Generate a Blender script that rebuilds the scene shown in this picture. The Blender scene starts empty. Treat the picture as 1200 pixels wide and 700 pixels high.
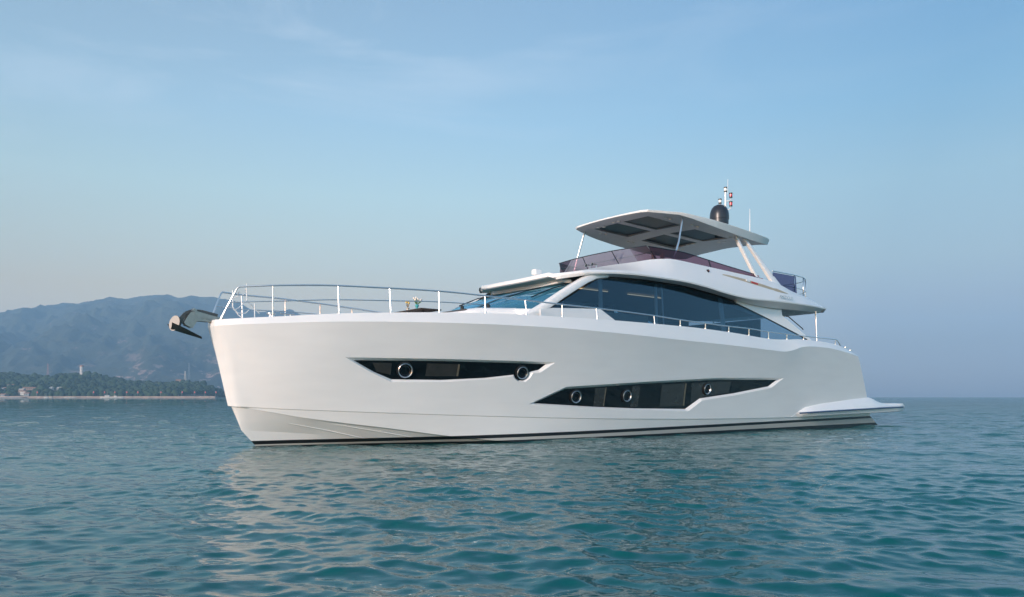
import bpy, bmesh, math, random
import numpy as np
from mathutils import Vector, Matrix, geometry
R = math.radians
C = bpy.context.scene.collection
sc = bpy.context.scene
rnd = random.Random(7)

# ---------------------------------------------------------------- camera
cam = bpy.data.objects.new('camera', bpy.data.cameras.new('camera'))
C.objects.link(cam)
cam.location = (0, 0, 1.12); cam.rotation_euler = (R(90), 0, 0)
cam.data.sensor_width = 36; cam.data.lens = 27.0
cam.data.shift_y = 0.09617
cam.data.clip_start = 0.1; cam.data.clip_end = 60000
sc.camera = cam

# ---------------------------------------------------------------- world, sun, exposure
SUN_AZ, SUN_EL = 217.0, 15.0      # compass-style: 0 = +Y (view direction), clockwise
world = bpy.data.worlds.new('World'); sc.world = world; world.use_nodes = True
wn = world.node_tree.nodes; wl = world.node_tree.links; wn.clear()
wout = wn.new('ShaderNodeOutputWorld'); bg = wn.new('ShaderNodeBackground')
sky = wn.new('ShaderNodeTexSky'); sky.sky_type = 'NISHITA'; sky.sun_disc = False
sky.sun_elevation = R(SUN_EL); sky.sun_rotation = R(SUN_AZ)
sky.air_density = 1.0; sky.dust_density = .6; sky.ozone_density = 1.5
tc = wn.new('ShaderNodeTexCoord')
sep = wn.new('ShaderNodeSeparateXYZ'); wl.new(tc.outputs['Generated'], sep.inputs[0])
# evening air: paler and greyer towards the sun side (left), deeper blue to lavender away from it
sdot = wn.new('ShaderNodeVectorMath'); sdot.operation = 'DOT_PRODUCT'; wl.new(tc.outputs['Generated'], sdot.inputs[0]); sdot.inputs[1].default_value = (.883, .470, 0)
sepn = wn.new('ShaderNodeMapRange'); wl.new(sdot.outputs['Value'], sepn.inputs[0]); sepn.inputs[1].default_value = -.04; sepn.inputs[2].default_value = .80
def sky_ramp(stops):
    rp = wn.new('ShaderNodeValToRGB'); wl.new(sep.outputs['Z'], rp.inputs[0]); cr = rp.color_ramp
    for k, (p, c) in enumerate(stops):
        q = cr.elements[k] if k < 2 else cr.elements.new(p)
        q.position = p
    for (p, c) in stops:
        q = min(cr.elements, key=lambda e_: abs(e_.position - p)); q.color = c + (1,)
    return rp
SKY_L = [(0.0, (0.977, 0.558, 0.347)), (0.13, (1.05, 0.649, 0.398)), (0.16, (1.057, 0.737, 0.51)), (0.25, (1.164, 1.005, 0.759)), (0.334, (1.132, 1.07, 0.908)), (0.5, (1.155, 1.071, 0.929))]
SKY_R = [(0.0, (0.175, 0.183, 0.335)), (0.063, (0.239, 0.204, 0.248)), (0.111, (0.344, 0.28, 0.292)), (0.159, (0.444, 0.387, 0.347)), (0.25, (0.549, 0.537, 0.464)), (0.334, (0.478, 0.577, 0.558)), (0.5, (0.435, 0.608, 0.674))]
rl_, rr_ = sky_ramp(SKY_L), sky_ramp(SKY_R)
mlr = wn.new('ShaderNodeMix'); mlr.data_type = 'RGBA'; spw = wn.new('ShaderNodeMath'); spw.operation = 'POWER'; wl.new(sepn.outputs[0], spw.inputs[0]); spw.inputs[1].default_value = 1.7; wl.new(spw.outputs[0], mlr.inputs[0]); wl.new(rl_.outputs[0], mlr.inputs[6]); wl.new(rr_.outputs[0], mlr.inputs[7])
mul = wn.new('ShaderNodeMix'); mul.data_type = 'RGBA'; mul.blend_type = 'MULTIPLY'; mul.inputs[0].default_value = 1
# added cyan tint in unseen sky behind right, to light the hull's shaded side
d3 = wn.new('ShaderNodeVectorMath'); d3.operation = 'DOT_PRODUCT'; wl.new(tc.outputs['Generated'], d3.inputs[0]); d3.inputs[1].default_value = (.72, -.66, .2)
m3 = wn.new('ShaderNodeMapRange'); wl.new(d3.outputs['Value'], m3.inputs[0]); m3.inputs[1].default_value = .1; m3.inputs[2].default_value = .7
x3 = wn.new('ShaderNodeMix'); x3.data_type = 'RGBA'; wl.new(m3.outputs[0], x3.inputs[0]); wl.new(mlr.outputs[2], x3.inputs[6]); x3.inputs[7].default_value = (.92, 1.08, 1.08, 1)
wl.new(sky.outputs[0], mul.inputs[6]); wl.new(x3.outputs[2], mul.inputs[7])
# thin cirrus
cmap = wn.new('ShaderNodeMapping'); cmap.inputs['Scale'].default_value = (1.1, 1.1, 5.5)
cmap.inputs['Rotation'].default_value = (R(8), R(-9), 0)
wl.new(tc.outputs['Generated'], cmap.inputs[0])
cn = wn.new('ShaderNodeTexNoise'); cn.inputs['Scale'].default_value = 2.3; cn.inputs['Detail'].default_value = 9
cn.inputs['Roughness'].default_value = 0.58; cn.inputs['Distortion'].default_value = 0.7
wl.new(cmap.outputs[0], cn.inputs['Vector'])
cramp = wn.new('ShaderNodeValToRGB'); wl.new(cn.outputs[0], cramp.inputs[0])
cramp.color_ramp.elements[0].position = 0.53; cramp.color_ramp.elements[0].color = (0, 0, 0, 1)
cramp.color_ramp.elements[1].position = 0.85; cramp.color_ramp.elements[1].color = (1, 1, 1, 1)
hi = wn.new('ShaderNodeMapRange'); wl.new(sep.outputs['Z'], hi.inputs[0])
hi.inputs[1].default_value = 0.18; hi.inputs[2].default_value = 0.45
hi.inputs[3].default_value = 0.0; hi.inputs[4].default_value = 0.5
cw = wn.new('ShaderNodeMapRange'); wl.new(sepn.outputs[0], cw.inputs[0]); cw.inputs[1].default_value = .45; cw.inputs[2].default_value = .95; cw.inputs[3].default_value = 1; cw.inputs[4].default_value = .15
cw2 = wn.new('ShaderNodeMath'); cw2.operation = 'MULTIPLY'; wl.new(cw.outputs[0], cw2.inputs[0]); wl.new(hi.outputs[0], cw2.inputs[1])
cm = wn.new('ShaderNodeMath'); cm.operation = 'MULTIPLY'
wl.new(cramp.outputs[0], cm.inputs[0]); wl.new(cw2.outputs[0], cm.inputs[1])
cl = wn.new('ShaderNodeMix'); cl.data_type = 'RGBA'; wl.new(cm.outputs[0], cl.inputs[0])
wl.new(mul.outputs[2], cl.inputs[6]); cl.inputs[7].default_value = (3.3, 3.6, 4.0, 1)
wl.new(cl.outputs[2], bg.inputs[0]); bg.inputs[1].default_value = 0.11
wl.new(bg.outputs[0], wout.inputs[0])

sd = bpy.data.lights.new('sun', 'SUN'); sun = bpy.data.objects.new('sun', sd); C.objects.link(sun)
sd.energy = 2.0; sd.angle = R(6); sd.color = (1.0, 0.83, 0.75)
a, el = R(SUN_AZ), R(SUN_EL)
tosun = Vector((math.sin(a) * math.cos(el), math.cos(a) * math.cos(el), math.sin(el)))
sun.rotation_euler = tosun.to_track_quat('Z', 'Y').to_euler()

sc.view_settings.view_transform = 'Standard'; sc.view_settings.look = 'None'
sc.view_settings.gamma = 1; sc.view_settings.exposure = 1.29
sc.render.engine = 'CYCLES'
sc.cycles.use_denoising = True
sc.cycles.max_bounces = 8; sc.cycles.volume_bounces = 1; sc.cycles.transparent_max_bounces = 16
sc.cycles.caustics_reflective = False; sc.cycles.caustics_refractive = False
sc.cycles.sample_clamp_indirect = 6

# ---------------------------------------------------------------- materials
def nt(name):
    m = bpy.data.materials.new(name); m.use_nodes = True
    n = m.node_tree.nodes; return m, n, m.node_tree.links, n['Principled BSDF']
def pmat(name, col, rough=0.4, metal=0.0, coat=0.0, noise=0.06, nscale=3.0, bump=0.0, rvar=0.08, bscale=None):
    m, n, l, b = nt(name)
    tcx = n.new('ShaderNodeTexCoord'); nz = n.new('ShaderNodeTexNoise')
    nz.inputs['Scale'].default_value = nscale; nz.inputs['Detail'].default_value = 6
    l.new(tcx.outputs['Object'], nz.inputs['Vector'])
    rp = n.new('ShaderNodeValToRGB'); l.new(nz.outputs[0], rp.inputs[0])
    rp.color_ramp.elements[0].position = .3; rp.color_ramp.elements[1].position = .7
    rp.color_ramp.elements[0].color = tuple(c * (1 - noise) for c in col) + (1,)
    rp.color_ramp.elements[1].color = tuple(min(1, c * (1 + noise)) for c in col) + (1,)
    l.new(rp.outputs[0], b.inputs['Base Color'])
    mr = n.new('ShaderNodeMapRange'); l.new(nz.outputs[0], mr.inputs[0])
    mr.inputs[3].default_value = max(0, rough - rvar); mr.inputs[4].default_value = rough + rvar
    l.new(mr.outputs[0], b.inputs['Roughness'])
    b.inputs['Metallic'].default_value = metal; b.inputs['Coat Weight'].default_value = coat
    b.inputs['Coat Roughness'].default_value = .06
    if bump:
        bp = n.new('ShaderNodeBump'); bp.inputs['Strength'].default_value = bump; bp.inputs['Distance'].default_value = .02
        nb = n.new('ShaderNodeTexNoise'); nb.inputs['Scale'].default_value = bscale or nscale * 6; nb.inputs['Detail'].default_value = 4
        l.new(tcx.outputs['Object'], nb.inputs['Vector']); l.new(nb.outputs[0], bp.inputs['Height'])
        l.new(bp.outputs[0], b.inputs['Normal'])
    return m
M = {}
M['gel'] = pmat('white_gelcoat', (.83, .825, .815), .30, coat=.5, noise=.012, nscale=.8, rvar=.05)
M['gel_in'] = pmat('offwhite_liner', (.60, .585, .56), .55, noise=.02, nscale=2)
M['beige'] = pmat('beige_headliner', (.52, .44, .33), .6, noise=.04)
M['headliner'] = pmat('pale_visor_liner', (.74, .69, .60), .5, noise=.03)
M['under'] = pmat('hardtop_liner', (.80, .79, .77), .5, noise=.03)
M['steel'] = pmat('polished_steel', (.74, .74, .74), .30, metal=1, noise=.03, rvar=.06, nscale=9)
M['steel_dull'] = pmat('galvanised_steel', (.42, .40, .37), .38, metal=.9, noise=.12, rvar=.1, nscale=12)
M['anchor'] = pmat('galvanised_anchor', (.13, .125, .12), .42, metal=.6, noise=.18, rvar=.1, nscale=12)
M['black'] = pmat('black_rubber', (.012, .012, .013), .35, noise=.1)
M['dome'] = pmat('satin_black_paint', (.02, .025, .035), .33, noise=.1)
M['dark'] = pmat('dark_grey_fabric', (.06, .058, .06), .85, noise=.15, nscale=12)
M['cush'] = pmat('cream_cushion', (.62, .57, .49), .8, noise=.05, bump=.2)
M['teak'] = pmat('teak_deck', (.28, .17, .09), .6, noise=.2, nscale=8, bump=.2)
M['wood'] = pmat('dark_wood', (.045, .032, .026), .4, noise=.3, nscale=10)
M['red'] = pmat('red_plastic', (.55, .02, .02), .35)
M['redlens'] = pmat('red_lens', (.6, .015, .03), .15)
M['blue'] = pmat('blue_rubbing_strip', (.03, .07, .17), .3)
M['blind'] = pmat('window_blind', (.030, .028, .025), .25, coat=.6, noise=.2, nscale=5)
M['trim'] = pmat('brass_trim', (.20, .165, .12), .35, metal=.4)
M['lens'] = pmat('downlight_lens', (.97, .93, .85), .3)
m, n, l, b = nt('warm_ceiling_lamp'); M['lamp'] = m; b.inputs['Emission Color'].default_value = (1, .72, .42, 1); b.inputs['Emission Strength'].default_value = .30
M['roofglass'] = pmat('roof_glass', (.035, .038, .042), .32, noise=.2, nscale=2)
M['letter'] = pmat('grey_lettering', (.30, .40, .43), .4)

# hull paint: gelcoat with black boot stripe and dark antifouling, all by height
m, n, l, b = nt('hull_paint'); M['hull'] = m
tcx = n.new('ShaderNodeTexCoord'); sx = n.new('ShaderNodeSeparateXYZ'); l.new(tcx.outputs['Object'], sx.inputs[0])
ml = n.new('ShaderNodeMath'); ml.operation = 'MULTIPLY_ADD'; l.new(sx.outputs['X'], ml.inputs[0])
ml.inputs[1].default_value = -0.0115; ml.inputs[2].default_value = 0
dz = n.new('ShaderNodeMath'); dz.operation = 'ADD'; l.new(sx.outputs['Z'], dz.inputs[0]); l.new(ml.outputs[0], dz.inputs[1])
mr = n.new('ShaderNodeMapRange'); l.new(dz.outputs[0], mr.inputs[0]); mr.inputs[1].default_value = -.4; mr.inputs[2].default_value = .6
rp = n.new('ShaderNodeValToRGB'); l.new(mr.outputs[0], rp.inputs[0]); rr = rp.color_ramp; rr.interpolation = 'CONSTANT'
# value v = (z' + .4) ; stripe z' .045 .. .125
rr.elements[0].position = 0; rr.elements[0].color = (.52, .50, .47, 1)
rr.elements[1].position = .40; rr.elements[1].color = (.52, .50, .47, 1)
for p, c in ((.44, (.012, .012, .014)), (.525, (.83, .825, .815))):
    q = rr.elements.new(p); q.color = c + (1,)
ns = n.new('ShaderNodeTexNoise'); ns.inputs['Scale'].default_value = .9; ns.inputs['Detail'].default_value = 8
mp = n.new('ShaderNodeMapping'); mp.inputs['Scale'].default_value = (1, 1, 5); l.new(tcx.outputs['Object'], mp.inputs[0]); l.new(mp.outputs[0], ns.inputs['Vector'])
dr = n.new('ShaderNodeMapRange'); l.new(ns.outputs[0], dr.inputs[0]); dr.inputs[1].default_value = .35; dr.inputs[2].default_value = .75
dr.inputs[3].default_value = 1; dr.inputs[4].default_value = .955
mx = n.new('ShaderNodeMix'); mx.data_type = 'RGBA'; mx.blend_type = 'MULTIPLY'; mx.inputs[0].default_value = 1
l.new(rp.outputs[0], mx.inputs[6]); l.new(dr.outputs[0], mx.inputs[7])
ml2 = n.new('ShaderNodeMath'); ml2.operation = 'MULTIPLY_ADD'; l.new(sx.outputs['X'], ml2.inputs[0]); ml2.inputs[1].default_value = .0048; ml2.inputs[2].default_value = .012
lt = n.new('ShaderNodeMath'); lt.operation = 'LESS_THAN'; l.new(sx.outputs['Z'], lt.inputs[0]); l.new(ml2.outputs[0], lt.inputs[1])
am = n.new('ShaderNodeMix'); am.data_type = 'RGBA'; l.new(lt.outputs[0], am.inputs[0]); l.new(mx.outputs[2], am.inputs[6]); am.inputs[7].default_value = (.016, .017, .02, 1)
l.new(am.outputs[2], b.inputs['Base Color'])
b.inputs['Roughness'].default_value = .28; b.inputs['Coat Weight'].default_value = .5; b.inputs['Coat Roughness'].default_value = .05
bp = n.new('ShaderNodeBump'); bp.inputs['Strength'].default_value = .02; bp.inputs['Distance'].default_value = .3
n2 = n.new('ShaderNodeTexNoise'); n2.inputs['Scale'].default_value = .55; n2.inputs['Detail'].default_value = 2
l.new(tcx.outputs['Object'], n2.inputs['Vector']); l.new(n2.outputs[0], bp.inputs['Height']); l.new(bp.outputs[0], b.inputs['Coat Normal'])

def glassmat(name, tint, refl_rough=.02, gl=.5, base=.02, rc=(.85, .93, 1), painted_sheen=None):
    """tinted pane: coloured see-through plus mirror reflection by fresnel"""
    m, n, l, b = nt(name); n.remove(b); out = n['Material Output']
    tr = n.new('ShaderNodeBsdfTransparent'); tr.inputs[0].default_value = tint + (1,)
    g = n.new('ShaderNodeBsdfGlossy'); g.inputs['Roughness'].default_value = refl_rough; g.inputs[0].default_value = rc + (1,)
    fr = n.new('ShaderNodeFresnel'); fr.inputs[0].default_value = 1.5
    mm = n.new('ShaderNodeMath'); mm.operation = 'MULTIPLY_ADD'; l.new(fr.outputs[0], mm.inputs[0]); mm.inputs[1].default_value = gl * 2; mm.inputs[2].default_value = base
    mm.use_clamp = True
    mix = n.new('ShaderNodeMixShader'); l.new(mm.outputs[0], mix.inputs[0]); l.new(tr.outputs[0], mix.inputs[1]); l.new(g.outputs[0], mix.inputs[2])
    if painted_sheen:
        df = n.new('ShaderNodeBsdfDiffuse'); df.inputs[0].default_value = painted_sheen + (1,); mf = n.new('ShaderNodeMixShader'); mf.inputs[0].default_value = .45
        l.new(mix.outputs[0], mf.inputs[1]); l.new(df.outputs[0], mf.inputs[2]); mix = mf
    l.new(mix.outputs[0], out.inputs[0]); return m
M['glass'] = glassmat('tinted_saloon_glass', (.30, .40, .48), gl=.42, base=.04, rc=(.55, .80, 1))
M['wscreen'] = glassmat('windscreen_glass', (.10, .34, .46), gl=1.0, base=.30, rc=(.55, .85, 1), painted_sheen=(.05, .22, .32))  # teal diffuse paints a blue sheen over dark soffit reflection and dark interior
M['smoke'] = glassmat('smoked_purple_acrylic', (.33, .16, .20), gl=.18, base=.01)
M['smoke2'] = glassmat('smoked_blue_acrylic', (.16, .15, .27), gl=.18, base=.01)
m, n, l, b = nt('hull_window_glass'); M['hglass'] = m
b.inputs['Base Color'].default_value = (.004, .005, .006, 1); b.inputs['Roughness'].default_value = .03; b.inputs['IOR'].default_value = 1.5
tcx = n.new('ShaderNodeTexCoord'); nz = n.new('ShaderNodeTexNoise'); nz.inputs['Scale'].default_value = 1.2
l.new(tcx.outputs['Object'], nz.inputs['Vector']); bp = n.new('ShaderNodeBump'); bp.inputs['Strength'].default_value = .05; bp.inputs['Distance'].default_value = .1
l.new(nz.outputs[0], bp.inputs['Height']); l.new(bp.outputs[0], b.inputs['Normal'])

# ---------------------------------------------------------------- helpers
class MB:
    def __init__(s): s.v = []; s.f = []; s.mi = []; s.sm = []
    def add(s, vs, fs, mi=0, smooth=False):
        o = len(s.v); s.v += [tuple(p) for p in vs]
        for f in fs: s.f.append(tuple(i + o for i in f)); s.mi.append(mi); s.sm.append(smooth)
    def grid(s, rows, mi=0, smooth=True, flip=False, closed=False):
        nr, nc = len(rows), len(rows[0]); fs = []
        for i in range(nr - 1):
            for j in range(nc if closed else nc - 1):
                k = (j + 1) % nc
                q = (i * nc + j, i * nc + k, (i + 1) * nc + k, (i + 1) * nc + j)
                fs.append(q[::-1] if flip else q)
        s.add([p for r in rows for p in r], fs, mi, smooth)
    def box(s, c, d, mi=0, rz=0, ry=0, rx=0):
        mt = Matrix.Rotation(rz, 3, 'Z') @ Matrix.Rotation(ry, 3, 'Y') @ Matrix.Rotation(rx, 3, 'X')
        vs = [Vector(c) + mt @ Vector((x * d[0] / 2, y * d[1] / 2, z * d[2] / 2)) for x in (-1, 1) for y in (-1, 1) for z in (-1, 1)]
        s.add(vs, [(0, 1, 3, 2), (4, 6, 7, 5), (0, 4, 5, 1), (2, 3, 7, 6), (0, 2, 6, 4), (1, 5, 7, 3)], mi)
    def tube(s, pts, r, n=10, mi=0, cap=True, up=(0, 0, 1)):
        pts = [Vector(p) for p in pts]; rr = r if isinstance(r, (list, tuple)) else [r] * len(pts)
        rows = []
        for i, p in enumerate(pts):
            t = (pts[min(i + 1, len(pts) - 1)] - pts[max(i - 1, 0)]).normalized()
            u = Vector(up)
            if abs(t.dot(u)) > .95: u = Vector((1, 0, 0))
            a = t.cross(u).normalized(); b2 = a.cross(t).normalized()
            rows.append([p + rr[i] * (math.cos(2 * math.pi * k / n) * a + math.sin(2 * math.pi * k / n) * b2) for k in range(n)])
        s.grid(rows, mi, True, closed=True)
        if cap:
            s.add(rows[0], [tuple(range(n))[::-1]], mi); s.add(rows[-1], [tuple(range(n))], mi)
    def lathe(s, prof, c=(0, 0, 0), n=20, mi=0, axis=None):
        q = Vector((0, 0, 1)).rotation_difference(Vector(axis)) if axis is not None else None
        rows = []
        for r, z in prof:
            row = []
            for k in range(n):
                p = Vector((r * math.cos(2 * math.pi * k / n), r * math.sin(2 * math.pi * k / n), z))
                if q: p = q @ p
                row.append(p + Vector(c))
            rows.append(row)
        s.grid(rows, mi, True, closed=True)
    def prism(s, poly, d, mi=0):
        """poly: 3-D points, d: extrusion vector; closed solid"""
        n = len(poly); P = [Vector(p) for p in poly]; Q = [p + Vector(d) for p in P]
        s.add(P + Q, [tuple(range(n))[::-1], tuple(range(n, 2 * n))] + [(i, (i + 1) % n, (i + 1) % n + n, i + n) for i in range(n)], mi)
    def build(s, name, mats, parent=None, bevel=0, sharp=32, merge=1e-4, seg=2):
        me = bpy.data.meshes.new(name); me.from_pydata(s.v, [], s.f)
        if not isinstance(mats, (list, tuple)): mats = [mats]
        for m in mats: me.materials.append(m)
        me.polygons.foreach_set('material_index', s.mi); me.polygons.foreach_set('use_smooth', s.sm)
        bm = bmesh.new(); bm.from_mesh(me)
        if merge: bmesh.ops.remove_doubles(bm, verts=bm.verts, dist=merge)
        bmesh.ops.dissolve_degenerate(bm, edges=bm.edges, dist=1e-5)
        bmesh.ops.recalc_face_normals(bm, faces=bm.faces)
        if bevel:
            es = [e for e in bm.edges if len(e.link_faces) == 2 and e.calc_face_angle(0) > R(30)]
            bmesh.ops.bevel(bm, geom=es, offset=bevel, segments=seg, profile=.6, affect='EDGES', clamp_overlap=True)
            for f in bm.faces: f.smooth = True
        for e in bm.edges:
            if len(e.link_faces) == 2 and e.calc_face_angle(0) > R(sharp): e.smooth = False
        bm.to_mesh(me); bm.free()
        o = bpy.data.objects.new(name, me); C.objects.link(o)
        if parent: o.parent = parent
        return o
def tag(o, label=None, cat=None, group=None, kind=None):
    if label: o['label'] = label
    if cat: o['category'] = cat
    if group: o['group'] = group
    if kind: o['kind'] = kind
    return o
def empty(name, loc, rz=0):
    o = bpy.data.objects.new(name, None); C.objects.link(o); o.location = loc; o.rotation_euler = (0, 0, rz)
    o.empty_display_size = .3; return o
def copy_tree(o, parent=None):
    c = o.copy(); C.objects.link(c); c.parent = parent
    for ch in [x for x in bpy.data.objects if x.parent == o]: copy_tree(ch, c)
    return c
def pchip(pts):
    x = np.array([p[0] for p in pts], float); y = np.array([p[1] for p in pts], float)
    h = np.diff(x); d = np.diff(y) / h; m = np.zeros(len(x))
    for i in range(1, len(x) - 1):
        if d[i - 1] * d[i] > 0:
            w1 = 2 * h[i] + h[i - 1]; w2 = h[i] + 2 * h[i - 1]; m[i] = (w1 + w2) / (w1 / d[i - 1] + w2 / d[i])
    m[0] = d[0]; m[-1] = d[-1]
    def f(q):
        q = min(max(q, x[0]), x[-1]); i = min(max(int(np.searchsorted(x, q) - 1), 0), len(x) - 2)
        t = (q - x[i]) / h[i]; t2 = t * t; t3 = t2 * t
        return float((2 * t3 - 3 * t2 + 1) * y[i] + (t3 - 2 * t2 + t) * h[i] * m[i] + (-2 * t3 + 3 * t2) * y[i + 1] + (t3 - t2) * h[i] * m[i + 1])
    return f
def B(s, t, z): return (s, -t, z)          # boat frame: s aft, t towards port, z up

# ================================================================= THE YACHT
yacht = tag(empty('motor_yacht', (-5.734, 17.494, 0), R(38.5)),
            'large white motor yacht with slanted dark hull windows and a hardtop, afloat', 'yacht')

bdeck = pchip([(-1.12, 0), (-1.09, .2), (-.9, .45), (-.5, .75), (0, 1.03), (1, 1.5), (2, 1.85), (4, 2.4), (6, 2.72), (8, 2.9), (10, 2.97), (14, 2.98), (18, 2.92), (22, 2.8)])
zdeck = pchip([(-1.12, 2.79), (0, 2.87), (1.2, 2.97), (2.5, 3.045), (3.5, 3.09), (5, 3.135), (7, 3.155), (9, 3.165), (11.3, 3.16), (13.7, 3.10), (15.0, 3.03), (15.8, 3.0), (16.6, 3.03), (17.5, 3.08), (18.8, 3.075), (20.0, 3.01), (20.8, 2.88), (21.85, 2.58)])
bst = pchip([(-1.12, 0), (-1.09, .23), (-.9, .50), (-.5, .82), (0, 1.11), (1, 1.60), (2, 1.96), (4, 2.53), (6, 2.86), (8, 3.03), (10, 3.10), (14, 3.11), (17, 3.08), (18, 3.06), (22, 2.93)])
zst = pchip([(-1.12, 2.66), (0, 2.72), (1.2, 2.785), (2.7, 2.825), (4.5, 2.85), (6.2, 2.855), (8.5, 2.815), (11.2, 2.745), (13.7, 2.69), (15.5, 2.63), (16.3, 2.61), (16.8, 2.67), (17.5, 2.82), (18.3, 2.855), (19, 2.85), (20.3, 2.76), (21.9, 2.54)])
bm3 = pchip([(-.93, 0), (-.85, .22), (-.6, .45), (0, .86), (1, 1.33), (2, 1.66), (4, 2.2), (6, 2.57), (8, 2.79), (10, 2.87), (14, 2.9), (18, 2.88), (22.4, 2.8)])
zm3 = lambda s: 1.80 - .008 * s
bk1 = pchip([(-.73, 0), (-.68, .14), (-.3, .38), (.5, .82), (2, 1.4), (4, 1.95), (6, 2.35), (8, 2.6), (10, 2.7), (14, 2.74), (18, 2.72), (24, 2.68)])
zk1 = pchip([(-.73, .925), (0, .87), (1.4, .80), (2.75, .74), (5.5, .63), (8.8, .53), (13.2, .455), (17.3, .43), (24, .43)])
bk2 = pchip([(-.66, 0), (-.6, .12), (-.3, .34), (.5, .74), (2, 1.28), (3, 1.56), (4, 1.82), (6, 2.25), (8, 2.45), (10, 2.52), (14, 2.54), (24, 2.54)])
zk2 = pchip([(-.66, .905), (0, .79), (.6, .67), (2.8, .35), (3.95, .18), (6, -.03), (9, -.12), (24, -.15)])
bwa = pchip([(-.43, 0), (0, .15), (.6, .38), (1.7, .83), (3, 1.27), (4, 1.57), (5.6, 2.03), (9.5, 2.33), (24, 2.33)])
zwa = pchip([(-.43, .37), (.6, .30), (2, .16), (4, .0), (6, -.16), (9, -.25), (24, -.3)])
bbo = pchip([(.3, 0), (1.7, .2), (4, .85), (5.6, 1.4), (9.5, 1.8), (24, 1.85)])
ST = [-1 + 2 * (i / 26) ** 1.7 for i in range(27)] + [1 + 16 * (i + 1) / 64 for i in range(64)] + [17 + 5 * (i + 1) / 26 for i in range(26)]
def mapS(sig, s0, s1):
    if sig < 1: return s0 + (1 - s0) * (sig + 1) / 2
    if sig > 17: return 17 + (s1 - 17) * (sig - 17) / 5
    return sig
INNER = .13
LN = [  # name, stem s, stern s, t(s), z(s)
    ('in', -1.0, 21.15, lambda s: max(0, bdeck(s) - INNER * min(1, (s + 1.0) / .3)), lambda s: zdeck(s)),
    ('dt', -1.11, 21.28, bdeck, zdeck),
    ('sb', -1.12, 21.42, bst, zst),
    ('md', -.93, 22.15, bm3, zm3),
    ('k1', -.73, 22.82, bk1, zk1),
    ('k1i', -.67, 22.82, lambda s: max(0, bk1(s) - .022 * min(1, (s + .67) * 4)), lambda s: zk1(s) - .012),
    ('k2', -.66, 24.0, bk2, zk2),
    ('k2i', -.64, 24.0, lambda s: max(0, bk2(s) - .06 * min(1, (s + .64) / 2)), lambda s: zk2(s) - .03 * min(1, (s + .64) / 1.5)),
    ('wa', -.43, 23.9, bwa, zwa),
    ('bo', .3, 23.6, bbo, lambda s: -.45),
    ('ke', 1.2, 23.5, lambda s: 0.0, lambda s: -.9)]
def stat(i, sig):
    nme, a0, a1, ft, fz = LN[i]; s = mapS(sig, a0, a1)
    t = ft(s) if sig > -1 else 0.0
    return (s, t, fz(s))
def quad(p0, p1, p2, z):
    (z0, t0), (z1, t1), (z2, t2) = p0, p1, p2
    return (t0 * (z - z1) * (z - z2) / ((z0 - z1) * (z0 - z2)) + t1 * (z - z0) * (z - z2) / ((z1 - z0) * (z1 - z2)) + t2 * (z - z0) * (z - z1) / ((z2 - z0) * (z2 - z1)))
def S(s, z):   # hull side surface between shear strip and knuckle, 1<=s<=17
    return quad((zst(s), bst(s)), (zm3(s), bm3(s)), (zk1(s), bk1(s)), z)
NV = 10
def side_rows(sig):
    a, m_, b_ = stat(2, sig), stat(3, sig), stat(4, sig); out = []
    for k in range(NV + 1):
        v = k / NV; z = a[2] + (b_[2] - a[2]) * v
        # quadratic through the three in z for t and s
        t = quad((a[2], a[1]), (m_[2], m_[1]), (b_[2], b_[1]), z); s = quad((a[2], a[0]), (m_[2], m_[0]), (b_[2], b_[0]), z)
        out.append((s, max(0, t), z))
    return out
W1o = [(1.36, 2.006), (2.43, 2.01), (3.62, 2.014), (5.16, 2.008), (6.59, 1.998), (6.17, 1.73), (5.97, 1.716), (5.9, 1.587), (5.78, 1.494), (5.61, 1.488), (5.49, 1.551), (5.42, 1.628), (4.7, 1.542), (3.62, 1.47), (2.43, 1.461), (1.94, 1.69)]
W1g = [(1.57, 1.948), (2.47, 1.956), (3.62, 1.966), (5.16, 1.962), (6.36, 1.949), (6.17, 1.805), (5.91, 1.747), (5.85, 1.61), (5.75, 1.541), (5.62, 1.535), (5.54, 1.583), (5.47, 1.671), (4.7, 1.583), (3.62, 1.523), (2.45, 1.528), (2.05, 1.691)]
W2o = [(5.96, 0.94), (7.04, 1.385), (9.69, 1.538), (13.1, 1.704), (16.58, 1.758), (15.9, 1.411), (13.96, 1.168), (12.4, 1.02), (11.81, 0.702), (9.62, 0.755), (8.1, 0.82)]
W2g = [(6.14, 0.963), (7.05, 1.328), (9.69, 1.486), (13.1, 1.647), (16.28, 1.688), (15.83, 1.467), (13.96, 1.232), (12.36, 1.079), (11.73, 0.766), (9.62, 0.802), (8.1, 0.857)]
def dens(P, step=.25):
    out = []; n = len(P)
    segs = []
    for i in range(n):
        (x0, y0), (x1, y1) = P[i], P[(i + 1) % n]; segs.append(max(1, round(math.hypot(x1 - x0, y1 - y0) / step)))
    return segs
def resamp(P, segs):
    out = []; n = len(P)
    for i in range(n):
        (x0, y0), (x1, y1) = P[i], P[(i + 1) % n]
        for k in range(segs[i]): out.append((x0 + (x1 - x0) * k / segs[i], y0 + (y1 - y0) * k / segs[i]))
    return out
def inside(p, P):
    x, y = p; c = False; n = len(P)
    for i in range(n):
        (x0, y0), (x1, y1) = P[i], P[(i + 1) % n]
        if (y0 > y) != (y1 > y) and x < (x1 - x0) * (y - y0) / (y1 - y0) + x0: c = not c
    return c
def pdist(p, P):
    return min(math.hypot(p[0] - q[0], p[1] - q[1]) for q in P)
holes = []
for Po, Pg in ((W1o, W1g), (W2o, W2g)):
    sg = dens(Po); holes.append((resamp(Po, sg), resamp(Pg, sg)))

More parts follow.
